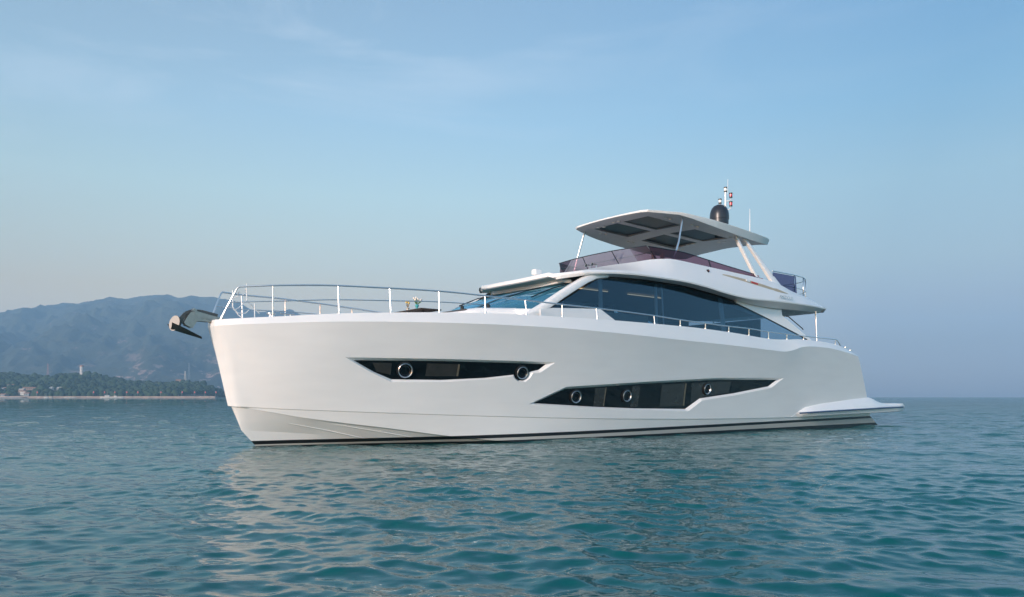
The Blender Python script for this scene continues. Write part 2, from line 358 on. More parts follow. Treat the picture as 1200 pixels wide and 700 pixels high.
hull = MB()
rowsall = {}
for sgn in (1, -1):
    def Q(p): return (p[0], -p[1] * sgn, p[2])
    # strips other than the window zone
    def strip(ia, ib, sub):
        rows = []
        for sig in ST:
            a, b_ = stat(ia, sig), stat(ib, sig)
            rows.append([Q([a[k] + (b_[k] - a[k]) * j / sub for k in range(3)]) for j in range(sub + 1)])
        hull.grid(rows, 0, True)
    for ia, ib, sub in ((0, 1, 1), (1, 2, 2), (4, 5, 1), (5, 6, 3), (6, 7, 1), (7, 8, 4), (8, 9, 3), (9, 10, 2)): strip(ia, ib, sub)
    sr = [side_rows(s) for s in ST]
    i0 = min(i for i, s in enumerate(ST) if s >= 1 - 1e-6); i1 = max(i for i, s in enumerate(ST) if s <= 17 + 1e-6)
    hull.grid([[Q(p) for p in r] for r in sr[:i0 + 1]], 0, True)
    hull.grid([[Q(p) for p in r] for r in sr[i1:]], 0, True)
    # window zone: constrained triangulation in the (s, z) plane
    zone = sr[i0:i1 + 1]
    border = [(p[0], p[2]) for p in [r[0] for r in zone]] + [(p[0], p[2]) for p in zone[-1][1:]] + \
             [(p[0], p[2]) for p in [r[-1] for r in zone][::-1][1:]] + [(p[0], p[2]) for p in zone[0][::-1][1:-1]]
    pts = list(border); loops = [list(range(len(border)))]
    for ho, hg in holes:
        loops.append(list(range(len(pts), len(pts) + len(ho)))); pts += ho
    for r in zone[1:-1]:
        for p in r[1:-1]:
            q = (p[0], p[2])
            if any(inside(q, ho) or pdist(q, ho) < .06 for ho, _ in holes): continue
            pts.append(q)
    edges = [(lp[i], lp[(i + 1) % len(lp)]) for lp in loops for i in range(len(lp))]
    vv, ee, ff, *_ = geometry.delaunay_2d_cdt([Vector(p) for p in pts], edges, [], 0, 1e-6)
    bpoly = border
    vs3 = []
    for p in vv:
        d0 = None
        vs3.append(Q((p[0], S(p[0], p[1]), p[1])))
    fs = []
    for f in ff:
        c = (sum(vv[i][0] for i in f) / 3, sum(vv[i][1] for i in f) / 3)
        if not inside(c, bpoly) or any(inside(c, ho) for ho, _ in holes): continue
        fs.append(tuple(f))
    hull.add(vs3, fs, 0, True)
    for ho, hg in holes:
        D = .075
        r0 = [Q((s, S(s, z), z)) for s, z in ho]; r1 = [Q((s, S(s, z) - D, z)) for s, z in hg]; r2 = [Q((s, S(s, z) - D - .03, z)) for s, z in hg]
        hull.grid([r0, r1], 0, False, closed=True); hull.grid([r1, r2], 0, False, closed=True)
# stern cap
for k in range(len(LN) - 1):
    a, b_ = stat(k, 22), stat(k + 1, 22)
    if k in (2, 3):
        continue
    hull.add([B(a[0], a[1], a[2]), B(b_[0], b_[1], b_[2]), B(b_[0], -b_[1], b_[2]), B(a[0], -a[1], a[2])], [(0, 1, 2, 3)])
r = side_rows(22)
hull.grid([[B(*p) for p in r], [B(p[0], -p[1], p[2]) for p in r]], 0, False)
hull_o = hull.build('hull', M['hull'], yacht, sharp=9, merge=4e-4)

# deck inside the bulwark
d = MB(); rows = []
for sig in ST:
    p = stat(0, sig); w = max(p[1], 0); z = p[2] - .10
    rows.append([B(p[0], w, p[2])] + [B(p[0], w * q, z + .04 * (1 - q * q)) for q in (1, .75, .5, .25, 0, -.25, -.5, -.75, -1)] + [B(p[0], -w, p[2])])
d.grid(rows); d.build('deck', M['gel_in'], yacht, sharp=30, merge=0)

def fill_poly(mb, P, fn, mi=0, step=.3, smooth=True):
    """triangulated curved panel over polygon P in (s,z), mapped by fn"""
    pr = resamp(P, dens(P, step)); pts = list(pr); n = len(pr)
    xs = [p[0] for p in P]; ys = [p[1] for p in P]; x = min(xs) + step
    while x < max(xs):
        y = min(ys) + step
        while y < max(ys):
            if inside((x, y), pr) and pdist((x, y), pr) > step * .4: pts.append((x, y))
            y += step
        x += step
    vv, ee, ff, *_ = geometry.delaunay_2d_cdt([Vector(p) for p in pts], [(i, (i + 1) % n) for i in range(n)], [], 0, 1e-6)
    fs = [tuple(f) for f in ff if inside((sum(vv[i][0] for i in f) / 3, sum(vv[i][1] for i in f) / 3), pr)]
    mb.add([fn(p[0], p[1]) for p in vv], fs, mi, smooth)
def hull_window(P, blinds, ports, sgn):
    g = MB(); fn = lambda s, z, d=.078: (s, -(S(s, z) - d) * sgn, z)
    fill_poly(g, P, fn)
    for q, mi in blinds: fill_poly(g, q, lambda s, z: fn(s, z, .074), mi, .4)
    w = g.build('hull_window', [M['hglass'], M['blind'], M['trim']], yacht, sharp=60)
    for ps, pz, r in ports:
        p = MB(); c = Vector(fn(ps, pz, .07)); nx = Vector((-(S(ps + .1, pz) - S(ps - .1, pz)) / .2, 1, -(S(ps, pz + .1) - S(ps, pz - .1)) / .2)).normalized()
        ax = Vector((nx.x, -nx.y * sgn, nx.z))
        p.lathe([(r + .035, -.02), (r + .035, .03), (r + .012, .036), (r + .008, .02)], c, 32, 0, ax)
        p.lathe([(r + .004, .02), (r + .004, .050), (r - .002, .055), (r - .010, .05), (r - .022, .02)], c, 32, 1, ax)
        p.lathe([(r - .022, .03), (r - .05, .01), (.001, .006)], c, 32, 2, ax)
        p.lathe([(r - .055, .012), (r - .05, .022), (r - .065, .024)], c, 32, 3, ax)
        p.build('porthole', [M['black'], M['steel'], M['hglass'], M['dome']], w)
for sgn in (1, -1):
    hull_window(W1g, [([(1.99, 1.90), (2.42, 1.90), (2.42, 1.63), (2.1, 1.70)], 1), ([(3.22, 1.905), (3.97, 1.9), (3.97, 1.616), (3.22, 1.607)], 1), ([(3.975, 1.9), (4.02, 1.9), (4.02, 1.616), (3.975, 1.616)], 2)],
                [(2.73, 1.74, .165), (5.69, 1.725, .15)], sgn)
    hull_window(W2g, [([(8.05, 1.36), (8.40, 1.37), (8.40, .88), (8.05, .88)], 1), ([(8.41, 1.37), (8.45, 1.37), (8.43, .87), (8.39, .87)], 2), ([(9.4, 1.42), (9.72, 1.43), (9.70, .84), (9.4, .84)], 1),
                      ([(10.6, 1.47), (11.6, 1.52), (11.6, .86), (10.6, .84)], 1), ([(11.61, 1.52), (11.68, 1.52), (11.68, .86), (11.61, .86)], 2), ([(11.9, 1.53), (13.8, 1.60), (13.75, 1.27), (12.5, 1.13), (11.95, .95)], 1)],
                [(7.41, 1.129, .155), (9.21, 1.153, .15), (12.63, 1.362, .15)], sgn)

# spray rails under the bow flare
for sgn in (1, -1):
    for pts in ([(.45, .60, .52), (1.2, .86, .36), (1.9, 1.02, .19), (2.3, 1.08, .10)], [(1.3, .98, .50), (2.2, 1.24, .33), (3.0, 1.38, .18), (3.5, 1.45, .08)]):
        mb = MB(); dense = [Vector(B(*[np.interp(k / 10, [0, .33, .66, 1], [p[j] for p in pts]) for j in range(3)])) for k in range(11)]
        def surf(s, z):
            ti = [stat_s(i, s) for i in (7, 8, 9)]
            return float(np.interp(z, [q[1] for q in ti][::-1], [q[0] for q in ti][::-1]))
        def stat_s(i, s):
            return (LN[i][3](s), LN[i][4](s))
        rows = []
        for k, p in enumerate(dense):
            s, z = p.x, p.z; w = .016 * math.sin(math.pi * min(1, (k + .6) / 10.6)) ** .5
            t0, t1 = surf(s, z + .035), surf(s, z - .02)
            rows.append([B(s, (t0 - .01), z + .035), B(s, surf(s, z) + w, z), B(s, (t1 - .01), z - .02)])
        if sgn < 0: rows = [[(x, -y, z) for x, y, z in r_] for r_ in rows]
        mb.grid(rows, 0, False); mb.build('spray_rail', M['hull'], hull_o, merge=0)

# stern sponson wings and swim platform
sp = MB()
for sgn in (1, -1):
    rows = []
    for k in range(41):
        f = k / 40; s = 17.3 + f * 7.9
        grow = min(1, f / .14)
        zt = float(np.interp(s, [17.3, 18.05, 19.16, 21.5, 22.55, 22.9, 23.2, 23.6, 24.1, 25.2], [.45, .78, .92, 1.08, 1.12, 1.07, .98, .90, .872, .868]))
        zo = float(np.interp(s, [17.3, 17.6, 20, 23.2, 25.2], [.44, .56, .62, .70, .73])); zb = float(np.interp(s, [17.3, 20, 23.2, 25.2], [.42, .46, .50, .54]))
        th = 2.72 - .16 * max(0, s - 24.6)
        w = .28 * grow * min(1, f / .1)
        rows.append([(s, -sgn * t, z) for t, z in ((th - .04, zt), (th + .02, zt - .012), (th + w * .55, zt - (zt - zo) * .35), (th + w, zo + .05), (th + w, zo), (th + w - .01, zo - .03), (th + w - .05, zb + .03 * grow), (th - .05, zb))])
    sp.grid(rows, 0, True); sp.add(rows[-1], [tuple(range(8))])
sp.build('side_sponson', M['gel'], yacht, sharp=30)
pf = MB()
out = [(22.2, 2.66), (23.6, 2.84), (24.9, 2.90), (25.2, 2.86), (25.38, 2.6), (25.42, 0)]
prof = out + [(s, -t) for s, t in out[::-1][1:]]
def ring(z, inset): return [B(s - (inset if s > 25 else 0), t * (1 - inset / 3), z) for s, t in prof]
pf.grid([ring(.86, .02), ring(.84, 0), ring(.70, 0), ring(.66, .012), ring(.58, .012), ring(.55, .06), ring(.50, .35)], 0, False, closed=True)
pf.add(ring(.86, .02), [tuple(range(len(prof)))]); pf.add(ring(.50, .35), [tuple(range(len(prof)))[::-1]])
# moulded step up to the transom
plat = pf.build('swim_platform', M['gel'], yacht, bevel=0, sharp=25)
tk = MB(); tk.prism([B(22.7, 2.4, .864), B(25.0, 2.4, .864), B(25.15, 2.2, .864), B(25.15, -2.2, .864), B(25.0, -2.4, .864), B(22.7, -2.4, .864)], (0, 0, .01)); tk.build('teak_planking', M['teak'], plat)
mv = MB()
for sgn in (1, -1):
    mv.grid([[B(22.6, sgn * 2.70, 1.35), B(22.6, sgn * 2.50, 1.35)], [B(22.95, sgn * 2.75, 1.05), B(22.95, sgn * 2.4, 1.05)], [B(23.3, sgn * 2.85, .90), B(23.3, sgn * 2.3, .9)], [B(23.9, sgn * 2.9, .861), B(23.9, sgn * 2.2, .861)]], 0, True)
rb = MB()
for sgn in (1, -1):
    rb.tube([(s, -sgn * t, z) for s, t, z in [(17.55, 2.90, .568), (18.1, 3.01, .592), (20, 3.03, .635), (23.2, 3.03, .70), (24.9, 2.985, .72)]], .026, 8)
rb.build('rubbing_strake', M['blue'], yacht)

# ---------------------------------------------------------------- railings (both sides)
rail_pts = [(-.66, .56, 3.51), (-.08, .98, 3.54), (1.2, 1.5, 3.592), (2.3, 1.85, 3.595), (3.4, 2.2, 3.584), (4.55, 2.45, 3.545), (5.68, 2.6, 3.52), (6.77, 2.75, 3.475), (7.92, 2.82, 3.46), (10.1, 2.9, 3.40), (11.2, 2.93, 3.35), (12.35, 2.94, 3.317), (13.5, 2.94, 3.292), (14.55, 2.94, 3.28), (15.65, 2.92, 3.238), (16.75, 2.9, 3.226), (17.8, 2.88, 3.207), (20.0, 2.84, 3.19)]
frt = pchip([(p[0], p[1]) for p in rail_pts]); frz = pchip([(p[0], p[2]) for p in rail_pts])
for sgn in (1, -1):
    rl = MB()
    ss = [-.66 + (20.0 + .66) * k / 110 for k in range(111)]
    path = [(-1.0, .37, 2.80), (-.93, .41, 2.97), (-.80, .49, 3.27), (-.73, .525, 3.42), (-.70, .54, 3.475)] + [(s, frt(s), frz(s)) for s in ss] + [(20.1, 2.84, 3.17), (20.22, 2.84, 3.08), (20.38, 2.84, 2.93)]
    rl.tube([B(s, t * sgn, z) for s, t, z in path], .0185, 10)
    rail = rl.build('railing', M['steel'], yacht)
    mr_ = MB(); mid = [(-.82, .47, 3.17), (-.08, .96, 3.20), (1.2, 1.5, 3.28), (2.3, 1.85, 3.31), (3.4, 2.19, 3.335), (4.55, 2.43, 3.335)]
    fmt = pchip([(p[0], p[1]) for p in mid]); fmz = pchip([(p[0], p[2]) for p in mid])
    mr_.tube([B(s, fmt(s) * sgn, fmz(s)) for s in [-.82 + 5.37 * k / 30 for k in range(31)]], .0115, 8)
    mr_.build('middle_rail', M['steel'], rail)
    for s, t, z in rail_pts[1:]:
        st = MB(); tb = bdeck(s) - .05; zb = zdeck(s)
        st.tube([B(s + .01, tb * sgn, zb - .02), B(s, t * sgn, z - .012)], .0175, 10)
        st.lathe([(.034, 0), (.034, .035), (.022, .045)], B(s + .01, tb * sgn, zb - .002), 12)
        st.build('stanchion', M['steel'], rail)

# ---------------------------------------------------------------- anchor and bow roller
rol = MB()
for t in (-.09, .09):
    rol.prism([B(-.75, t, 2.83), B(-1.12, t, 2.90), B(-1.44, t, 2.975), B(-1.53, t, 2.95), B(-1.60, t, 2.86), B(-1.68, t, 2.71), B(-1.64, t, 2.66), B(-1.50, t, 2.60), B(-1.41, t, 2.76), B(-1.12, t, 2.755), B(-.75, t, 2.74)], (0, .018 if t > 0 else -.018, 0))
rol.box(B(-1.15, 0, 2.80), (.6, .18, .02), 0, ry=R(9))
rol.box(B(-1.46, 0, 2.985), (.07, .22, .06), 0, ry=R(30))
rol.tube([B(-1.43, .10, 2.93), B(-1.43, -.10, 2.93)], .045, 14, 0)
rol.tube([B(-1.42, .10, 2.78), B(-1.42, -.10, 2.78)], .03, 12, 0)
rol.build('bow_roller', M['steel_dull'], yacht, merge=0)
an = MB()
shank = [B(-.95, 0, 2.90), B(-1.3, 0, 2.97), B(-1.50, 0, 2.965), B(-1.62, 0, 2.91), B(-1.70, 0, 2.81), B(-1.75, 0, 2.70), B(-1.78, 0, 2.60)]
for i in range(len(shank) - 1):
    p, q = Vector(shank[i]), Vector(shank[i + 1]); dvec = (q - p).normalized(); nn = dvec.cross(Vector((0, 1, 0))) * .045
    an.prism([p - nn, q - nn, q + nn, p + nn], (0, .028, 0)); 
ank = an.build('anchor', M['anchor'], yacht, merge=0)
fl = MB()
tip, heel = Vector(B(-1.30, 0, 2.43)), Vector(B(-1.93, 0, 2.60))
rows = []
for k in range(9):
    f = k / 8; c = tip.lerp(heel, f); w = .02 + .17 * math.sin(min(1, f * 1.15) * math.pi / 2) ** 1.3; cup = .09 * f
    rows.append([c + Vector((-.02 * f * (q * q), q * w, cup * (q * q) - .03 * (1 - abs(q)))) for q in (-1, -.75, -.5, -.25, 0, .25, .5, .75, 1)])
fl.grid(rows); rows2 = [[p + Vector((.012, 0, -.018)) for p in r_] for r_ in rows]; fl.grid(rows2, flip=True)
# upturned round heel plate
hp = MB(); pts = []
cc = heel + Vector((-.0, 0, .05))
cc = Vector(B(-1.86, .02, 2.69))
for k in range(18):
    an_ = 2 * math.pi * k / 18
    pts.append(cc + Vector((.085 * math.cos(an_) + .03 * math.sin(an_), -.07 * math.cos(an_), .165 * math.sin(an_))))
hp.prism(pts, (.016, .014, 0))
fl.build('fluke', M['anchor'], ank, merge=0); hp.build('heel_plate', M['anchor'], ank, merge=0)
bl = MB(); bl.lathe([(.03, -.03), (.03, .03)], B(-1.62, .0, 2.50), 10, 0, (0, 1, 0)); bl.build('fluke_pin', M['steel'], ank)

# small staffs and fairleads on the foredeck
stf = MB()
stf.tube([B(-.35, .12, 3.28), B(-.35, .12, 3.66)], [.016, .013], 8)
stf.tube([B(-.2, .2, 2.86), B(-.2, .2, 3.22)], .014, 8)
stf.tube([B(-.62, .0, 3.12), B(-.62, 0, 3.50)], .016, 8)
stf.tube([B(-.62, 0, 3.12), B(-.52, .06, 2.95), B(-.42, .12, 2.86)], .010, 6)
stf.tube([B(-.35, .12, 3.28), B(-.55, .2, 3.10), B(-.66, .25, 3.03)], .011, 6)
stf.tube([B(-.35, .12, 3.28), B(-.18, .05, 3.15), B(-.02, .0, 3.02)], .011, 6)
stf.tube([B(-.3, -.12, 3.58), B(-.28, -.12, 3.47), B(-.36, -.10, 3.43)], .012, 6)
stf.tube([B(-.62, 0, 3.33), B(-.52, .04, 3.36), B(-.50, .05, 3.47)], .011, 6)
stf.tube([B(-.70, .25, 3.06), B(-.60, .27, 2.97), B(-.44, .28, 2.97), B(-.36, .28, 3.05)], .011, 6)
stf.build('bow_staff', M['gel'], yacht)
wd = MB(); wd.lathe([(.11, 0), (.11, .05), (.07, .07), (.055, .13), (.10, .17), (.10, .19), (.001, .2)], B(.25, 0, 2.86), 18); wd.build('anchor_windlass', M['steel'], yacht)
for s, t in ((.35, .72), (.35, -.72), (1.05, .9), (1.05, -.9)):
    c_ = MB(); z = 2.90
    c_.tube([B(s - .06, t, z - .06), B(s - .06, t, z + .07)], .018, 8); c_.tube([B(s + .06, t, z - .06), B(s + .06, t, z + .07)], .018, 8)
    c_.tube([B(s - .16, t, z + .08), B(s - .08, t, z + .075), B(s + .08, t, z + .075), B(s + .16, t, z + .08)], .02, 8)
    c_.build('mooring_cleat', M['steel'], yacht)
for t in (2.72, -2.72):
    c_ = MB(); s = 20.9; z = 2.86
    for q in (0, .35): c_.lathe([(.05, -.1), (.045, .06), (.07, .08), (.07, .11), (.001, .12)], B(s + q, t, z - q * .28), 12, 0)
    c_.tube([B(s - .15, t, z + .06), B(s + .5, t, z - .10)], .022, 8, 1)
    c_.build('stern_fairlead', [M['steel'], M['black']], yacht)

# ---------------------------------------------------------------- foredeck lounge and coachroof
cf = MB(); rows = []
for s, w, z in ((4.75, 1.25, 3.05), (4.85, 1.35, 3.30), (5.1, 1.45, 3.40), (5.7, 1.65, 3.42), (6.3, 1.95, 3.43), (6.9, 2.15, 3.45), (7.6, 2.2, 3.46)):
    rows.append([B(s, t, zz) for t, zz in ((w + .1, 2.98), (w + .06, z - .18), (w, z - .05), (w - .1, z), (0, z + .03), (-w + .1, z), (-w, z - .05), (-w - .06, z - .18), (-w - .1, 2.98))])
cf.grid(rows); cf.build('coachroof', M['gel'], yacht, sharp=50)
sf = MB()
sf.box(B(4.72, 0, 3.14), (.5, 2.0, .22)); sf.box(B(5.0, 0, 3.24), (.16, 2.1, .30), ry=R(14))
sf.build('foredeck_sofa', M['dark'], yacht, bevel=.035, seg=3)
tb = MB(); tb.box(B(4.15, -.05, 3.355), (.62, 1.5, .03)); tb.tube([B(4.15, .3, 3.0), B(4.15, .3, 3.34)], .04, 10); tb.tube([B(4.15, -.4, 3.0), B(4.15, -.4, 3.34)], .04, 10)
tb.build('foredeck_table', M['wood'], yacht, bevel=.008)

# ---------------------------------------------------------------- saloon (deckhouse)
tw = lambda z: 2.34 - (z - 3.1) * .10
Gp = [(6.84, 3.44), (7.7, 3.90), (8.50, 4.31), (8.66, 4.37), (8.84, 4.41), (9.6, 4.455), (10.6, 4.485), (12.15, 4.47), (13.2, 4.39), (14.28, 4.28), (15.5, 4.03), (16.65, 3.77), (17.9, 3.46), (19.0, 3.18), (19.0, 2.98), (16.9, 2.98), (9.4, 3.10), (9.1, 3.28), (8.59, 3.54)]
for sgn in (1, -1):
    fnw = lambda s, z, d=0: (s, -(tw(z) - d) * sgn, z)
    g = MB(); fill_poly(g, Gp, lambda s, z: fnw(s, z, .03), step=.5)
    sw = g.build('saloon_window', M['glass'], yacht, sharp=60)
    # black border along the top of the pane and slim mullions
    bb = MB(); top = Gp[2:14]
    bb.grid([[fnw(s, z + .045, .012) for s, z in top], [fnw(s, z - .005, .012) for s, z in top]], 0, False)
    bb.build('window_border', M['black'], sw, merge=0)
    for s0_, s1_, wd_ in ((8.72, 8.62, .13), (11.05, 10.95, .10), (11.35, 11.3, .04), (14.1, 14.15, .20)):
        mu = MB(); ztop = float(np.interp(s0_, [p[0] for p in Gp[:14]], [p[1] for p in Gp[:14]]))
        mu.prism([fnw(s1_, 3.0, .10), fnw(s1_ + wd_, 3.0, .10), fnw(s0_ + wd_, ztop, .10), fnw(s0_, ztop, .10)], (0, .03 * sgn, 0)); mu.build('mullion', M['gel'], sw, merge=0)
# solid white pieces of the deckhouse: lower coaming, A pillars, aft buttress
for sgn in (1, -1):
    cb = MB()
    def pl(P, th=.10, off=0):
        cb.prism([(s, -(tw(z) + off) * sgn, z) for s, z in P], (0, th * sgn, 0))
    pl([(6.42, 2.95), (6.42, 3.37), (6.84, 3.435), (8.59, 3.535), (9.1, 3.275), (9.38, 3.10), (9.38, 2.95)])
    cb.build('deckhouse_coaming', M['gel'], yacht, sharp=40); cb = MB()
    pl([(16.3, 4.26), (17.5, 4.26), (17.5, 3.95), (17.7, 3.86), (18.5, 3.50), (19.25, 3.17), (19.3, 2.95), (19.02, 2.95), (19.02, 3.18), (17.9, 3.47), (16.65, 3.785), (15.5, 4.05), (14.9, 4.18), (14.9, 4.30)])
    cb.build('aft_buttress', M['gel'], yacht, sharp=40); cb = MB()
    # A pillar as a rounded swept bar
    path = [(6.0, 2.14, 3.08), (6.30, 2.19, 3.25), (6.62, 2.235, 3.43), (7.2, 2.24, 3.78), (7.7, 2.235, 4.06), (8.1, 2.225, 4.27), (8.45, 2.22, 4.42), (8.9, 2.22, 4.50)]
    rows = []
    for i, (s, t, z) in enumerate(path):
        p, q = path[max(0, i - 1)], path[min(len(path) - 1, i + 1)]; dx, dz_ = q[0] - p[0], q[2] - p[2]; L = math.hypot(dx, dz_); nx_, nz_ = -dz_ / L, dx / L
        rows.append([(s + nx_ * a_ * (1.15 if i < 3 else 1), -(t + b_) * sgn, z + nz_ * a_) for a_, b_ in ((.105, -.16), (.125, -.05), (.09, .05), (.02, .085), (-.06, .075), (-.085, .03), (-.085, -.10))])
    cb.grid(rows, 0, True); cb.build('windscreen_pillar', M['gel'], yacht, sharp=40, merge=0)

# windscreen
def ws(v, q):       # v 0 base..1 top ; q -1..1 across
    base = Vector((5.30 + 1.12 * q * q, 2.16 * q, 3.44 - .06 * q * q)); top = Vector((7.50 + .72 * abs(q) ** 2.1, 2.06 * q, 4.15 + .14 * q * q))
    p = base.lerp(top, v); p.z += .06 * math.sin(v * math.pi); return p
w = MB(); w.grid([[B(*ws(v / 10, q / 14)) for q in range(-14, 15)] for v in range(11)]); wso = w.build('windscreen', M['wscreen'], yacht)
bs = MB(); bs.grid([[B(*(ws(0, q / 14) + Vector((-.02, 0, .01)))) for q in range(-14, 15)], [B(*(ws(0, q / 14) + Vector((-.10, 0, -.03)))) for q in range(-14, 15)], [B(ws(0, q / 14).x - .12, ws(0, q / 14).y * 1.02, 3.0) for q in range(-14, 15)]], 0, True); bs.build('windscreen_base', M['gel'], yacht)
for q in (-.36, .36):
    mu = MB(); rows = []
    for v in range(11):
        rows.append([B(ws(v / 10, q + dq).x - .008, ws(v / 10, q + dq).y, ws(v / 10, q + dq).z + .008) for dq in (-.018, .018)])
    mu.grid(rows); mu.build('mullion', M['dome'], wso, merge=0)
for q, q2 in ((-.72, -.45), (.12, .55), (.50, .85)):
    wp = MB(); a_ = Vector(ws(.05, q)); b_ = Vector(ws(.62, q2)); up = Vector((-.03, 0, .05)); c_ = Vector(ws(.80, q2 + .06)); d_ = Vector(ws(.32, q2 - .05))
    wp.tube([B(*(a_ + up)), B(*((a_ + b_) / 2 + up * 1.3)), B(*(b_ + up))], .013, 6, 1)
    wp.tube([B(*(c_ + up * .7)), B(*(b_ + up)), B(*(d_ + up * .7))], .016, 6, 0)
    wp.lathe([(.05, -.03), (.05, .05), (.02, .07)], B(*(a_ + up * .5)), 10, 0)
    wp.build('wiper', [M['black'], M['steel']], wso)
# interior seen through the glass
it = MB()
it.box(B(12.6, 0, 2.75), (12.6, 4.3, .06), 0)                       # sole
it.add([B(8.3, 2.05, 4.36), B(12.6, 2.05, 4.38), B(12.6, -2.05, 4.38), B(8.3, -2.05, 4.36)], [(0, 1, 2, 3)], 1)
it.add([B(12.6, 2.05, 4.38), B(16.2, 2.05, 3.86), B(16.2, -2.05, 3.86), B(12.6, -2.05, 4.38)], [(0, 1, 2, 3)], 1)
it.box(B(10.2, .9, 3.05), (2.6, .8, .55), 2); it.box(B(10.2, 1.35, 3.3), (2.6, .2, .6), 2)
it.box(B(13.4, -.7, 3.1), (2.4, 1.1, .5), 3); it.box(B(12.0, -1.2, 3.5), (1.0, .5, 1.4), 4)
it.box(B(7.9, -.2, 3.4), (.7, 2.6, .75), 4); it.box(B(15.9, -1.2, 3.3), (.12, 1.3, 1.2), 4)
it.box(B(8.9, .6, 3.35), (.55, .6, 1.0), 2)
it.build('saloon_interior', [M['teak'], M['beige'], M['cush'], M['dark'], M['wood']], yacht, bevel=0)
for s in (9.6, 12.2):
    ls = MB(); ls.box(B(s, .75, 4.33), (1.7, .05, .02)); ls.build('ceiling_light_panel', M['lamp'], yacht)
ins = MB(); ins.box(B(16.35, 0, 3.25), (.05, 4.3, 1.0)); ins.build('aft_blocking_bulkhead', M['wood'], yacht)  # added dark panel, blocks the sky seen through to the far glass
ins = MB(); ins.box(B(14.2, -1.95, 3.45), (2.2, .06, .95)); ins.build('blocking_curtain', M['dark'], yacht)  # added dark sheet inside the far window, keeps sky out of the aft glass

# ---------------------------------------------------------------- flybridge moulding
zA = pchip([(8.0, 4.40), (8.9, 4.46), (10.6, 4.53), (12.2, 4.51), (13.2, 4.43), (14.3, 4.32), (15.1, 4.23), (15.8, 4.17), (16.5, 4.15), (18, 4.17), (20.2, 4.22)])
tA = pchip([(8.0, 2.22), (15, 2.24), (16.5, 2.3), (18, 2.33), (20.2, 2.15)])
zB = pchip([(7.9, 4.46), (9, 4.53), (10.2, 4.565), (11.7, 4.555), (12.8, 4.49), (13.8, 4.38), (14.6, 4.32), (15.1, 4.30), (16, 4.32), (17.2, 4.345), (18.5, 4.35), (20.1, 4.34)])
tB = pchip([(7.9, 2.25), (8.6, 2.45), (9.5, 2.55), (12, 2.6), (16, 2.62), (18.5, 2.58), (20.1, 2.42)])
zC = pchip([(7.75, 4.52), (8.6, 4.60), (9.5, 4.66), (11, 4.74), (12.5, 4.78), (14, 4.76), (16, 4.68), (17.5, 4.58), (19, 4.46), (20.15, 4.37)])
tC = pchip([(7.75, 2.12), (8.6, 2.35), (9.5, 2.44), (12, 2.5), (16, 2.52), (18.5, 2.48), (20.15, 2.36)])
zD = pchip([(7.4, 4.46), (8.1, 4.58), (8.94, 4.77), (9.45, 4.885), (10.16, 5.02), (11.1, 5.2), (11.75, 5.25), (13, 5.21), (14.7, 5.145), (16.8, 5.05), (17.3, 4.98), (18.0, 4.83), (18.8, 4.72), (19.6, 4.58), (20.2, 4.42)])
tD_ = pchip([(7.4, 1.75), (8.4, 1.80), (9.2, 1.86), (10, 1.93), (11.5, 2.25), (13, 2.27), (17, 2.32), (20.2, 2.25)])
tD = lambda s: tD_(s) if s < 10 or s > 13 else float(np.interp(s, [10, 11.5, 13], [1.93, 2.25, 2.27]))
zS = pchip([(7.0, 4.39), (7.6, 4.49), (8.4, 4.63), (9.2, 4.75), (10, 4.86), (10.8, 4.97), (11.25, 5.02)])
fb = MB()
for sgn in (1, -1):
    q_ = lambda s, t, z: (s, -t * sgn, z)
    rows = []
    SS = [8.0 + 12.1 * (k / 70) for k in range(71)]
    for s in SS:
        rows.append([q_(s, tA(s), zA(s)), q_(s + .0, tB(s), zB(s) - .02), q_(s, tB(s) + .008, zB(s) + .02), q_(s, (tB(s) * .45 + tC(s) * .55) + .012, zB(s) * .45 + zC(s) * .55), q_(s, tC(s), zC(s)), q_(s, (tC(s) + tD(s)) / 2 + .02, (zC(s) + zD(s)) / 2), q_(s, tD(s), zD(s)), q_(s, tD(s) - .10, zD(s) + .002)])
    fb.grid(rows[:], 0, True)
    # inner cockpit wall
    fb.grid([[q_(s, tD(s) - .10, zD(s) + .002), q_(s, tD(s) - .14, 4.56 if s < 18 else 4.36)] for s in SS if s >= 11.1], 0, True)
# front cowl, transverse loft from the visor lip to the cockpit
lip = lambda q: 6.98 + .55 * abs(q) ** 2.2
def cowl(f, q):    # f 0..1 fore-aft, q -1..1 across
    s = lip(q) + (11.25 - lip(q)) * f; aq = abs(q)
    tside = 1.0 * tD(s)
    t = tside * aq * (1 if q >= 0 else -1)
    flat = 1 - aq ** 3.5
    z = zD(s) + (zS(s) - zD(s)) * flat
    if s < 7.4: z = zS(s) * (1 - aq ** 2 * .0) + .07 * (s - 7.0) * aq + .04 * aq ** 2
    return (s, t, z)
NQ = 32
rows = [[B(*cowl(f / 26, q / NQ * 2 - 1)) for q in range(NQ + 1)] for f in range(27)]
fb.grid(rows, 0, True)
# cowl bulkhead down to the cockpit floor
fb.grid([rows[-1], [(p[0] + .05, p[1], 4.56) for p in rows[-1]]], 0, False)
# visor lip, underside
under = []
for off, dzz in ((0, 0), (-.035, -.035), (-.035, -.105), (.01, -.13), (.05, -.135)):
    under.append([B(lip(q / NQ * 2 - 1) + off, cowl(0, q / NQ * 2 - 1)[1] * (1 + (.012 if dzz == -.04 else 0)), cowl(0, q / NQ * 2 - 1)[2] + dzz) for q in range(NQ + 1)])
fb.grid(under, 0, True)
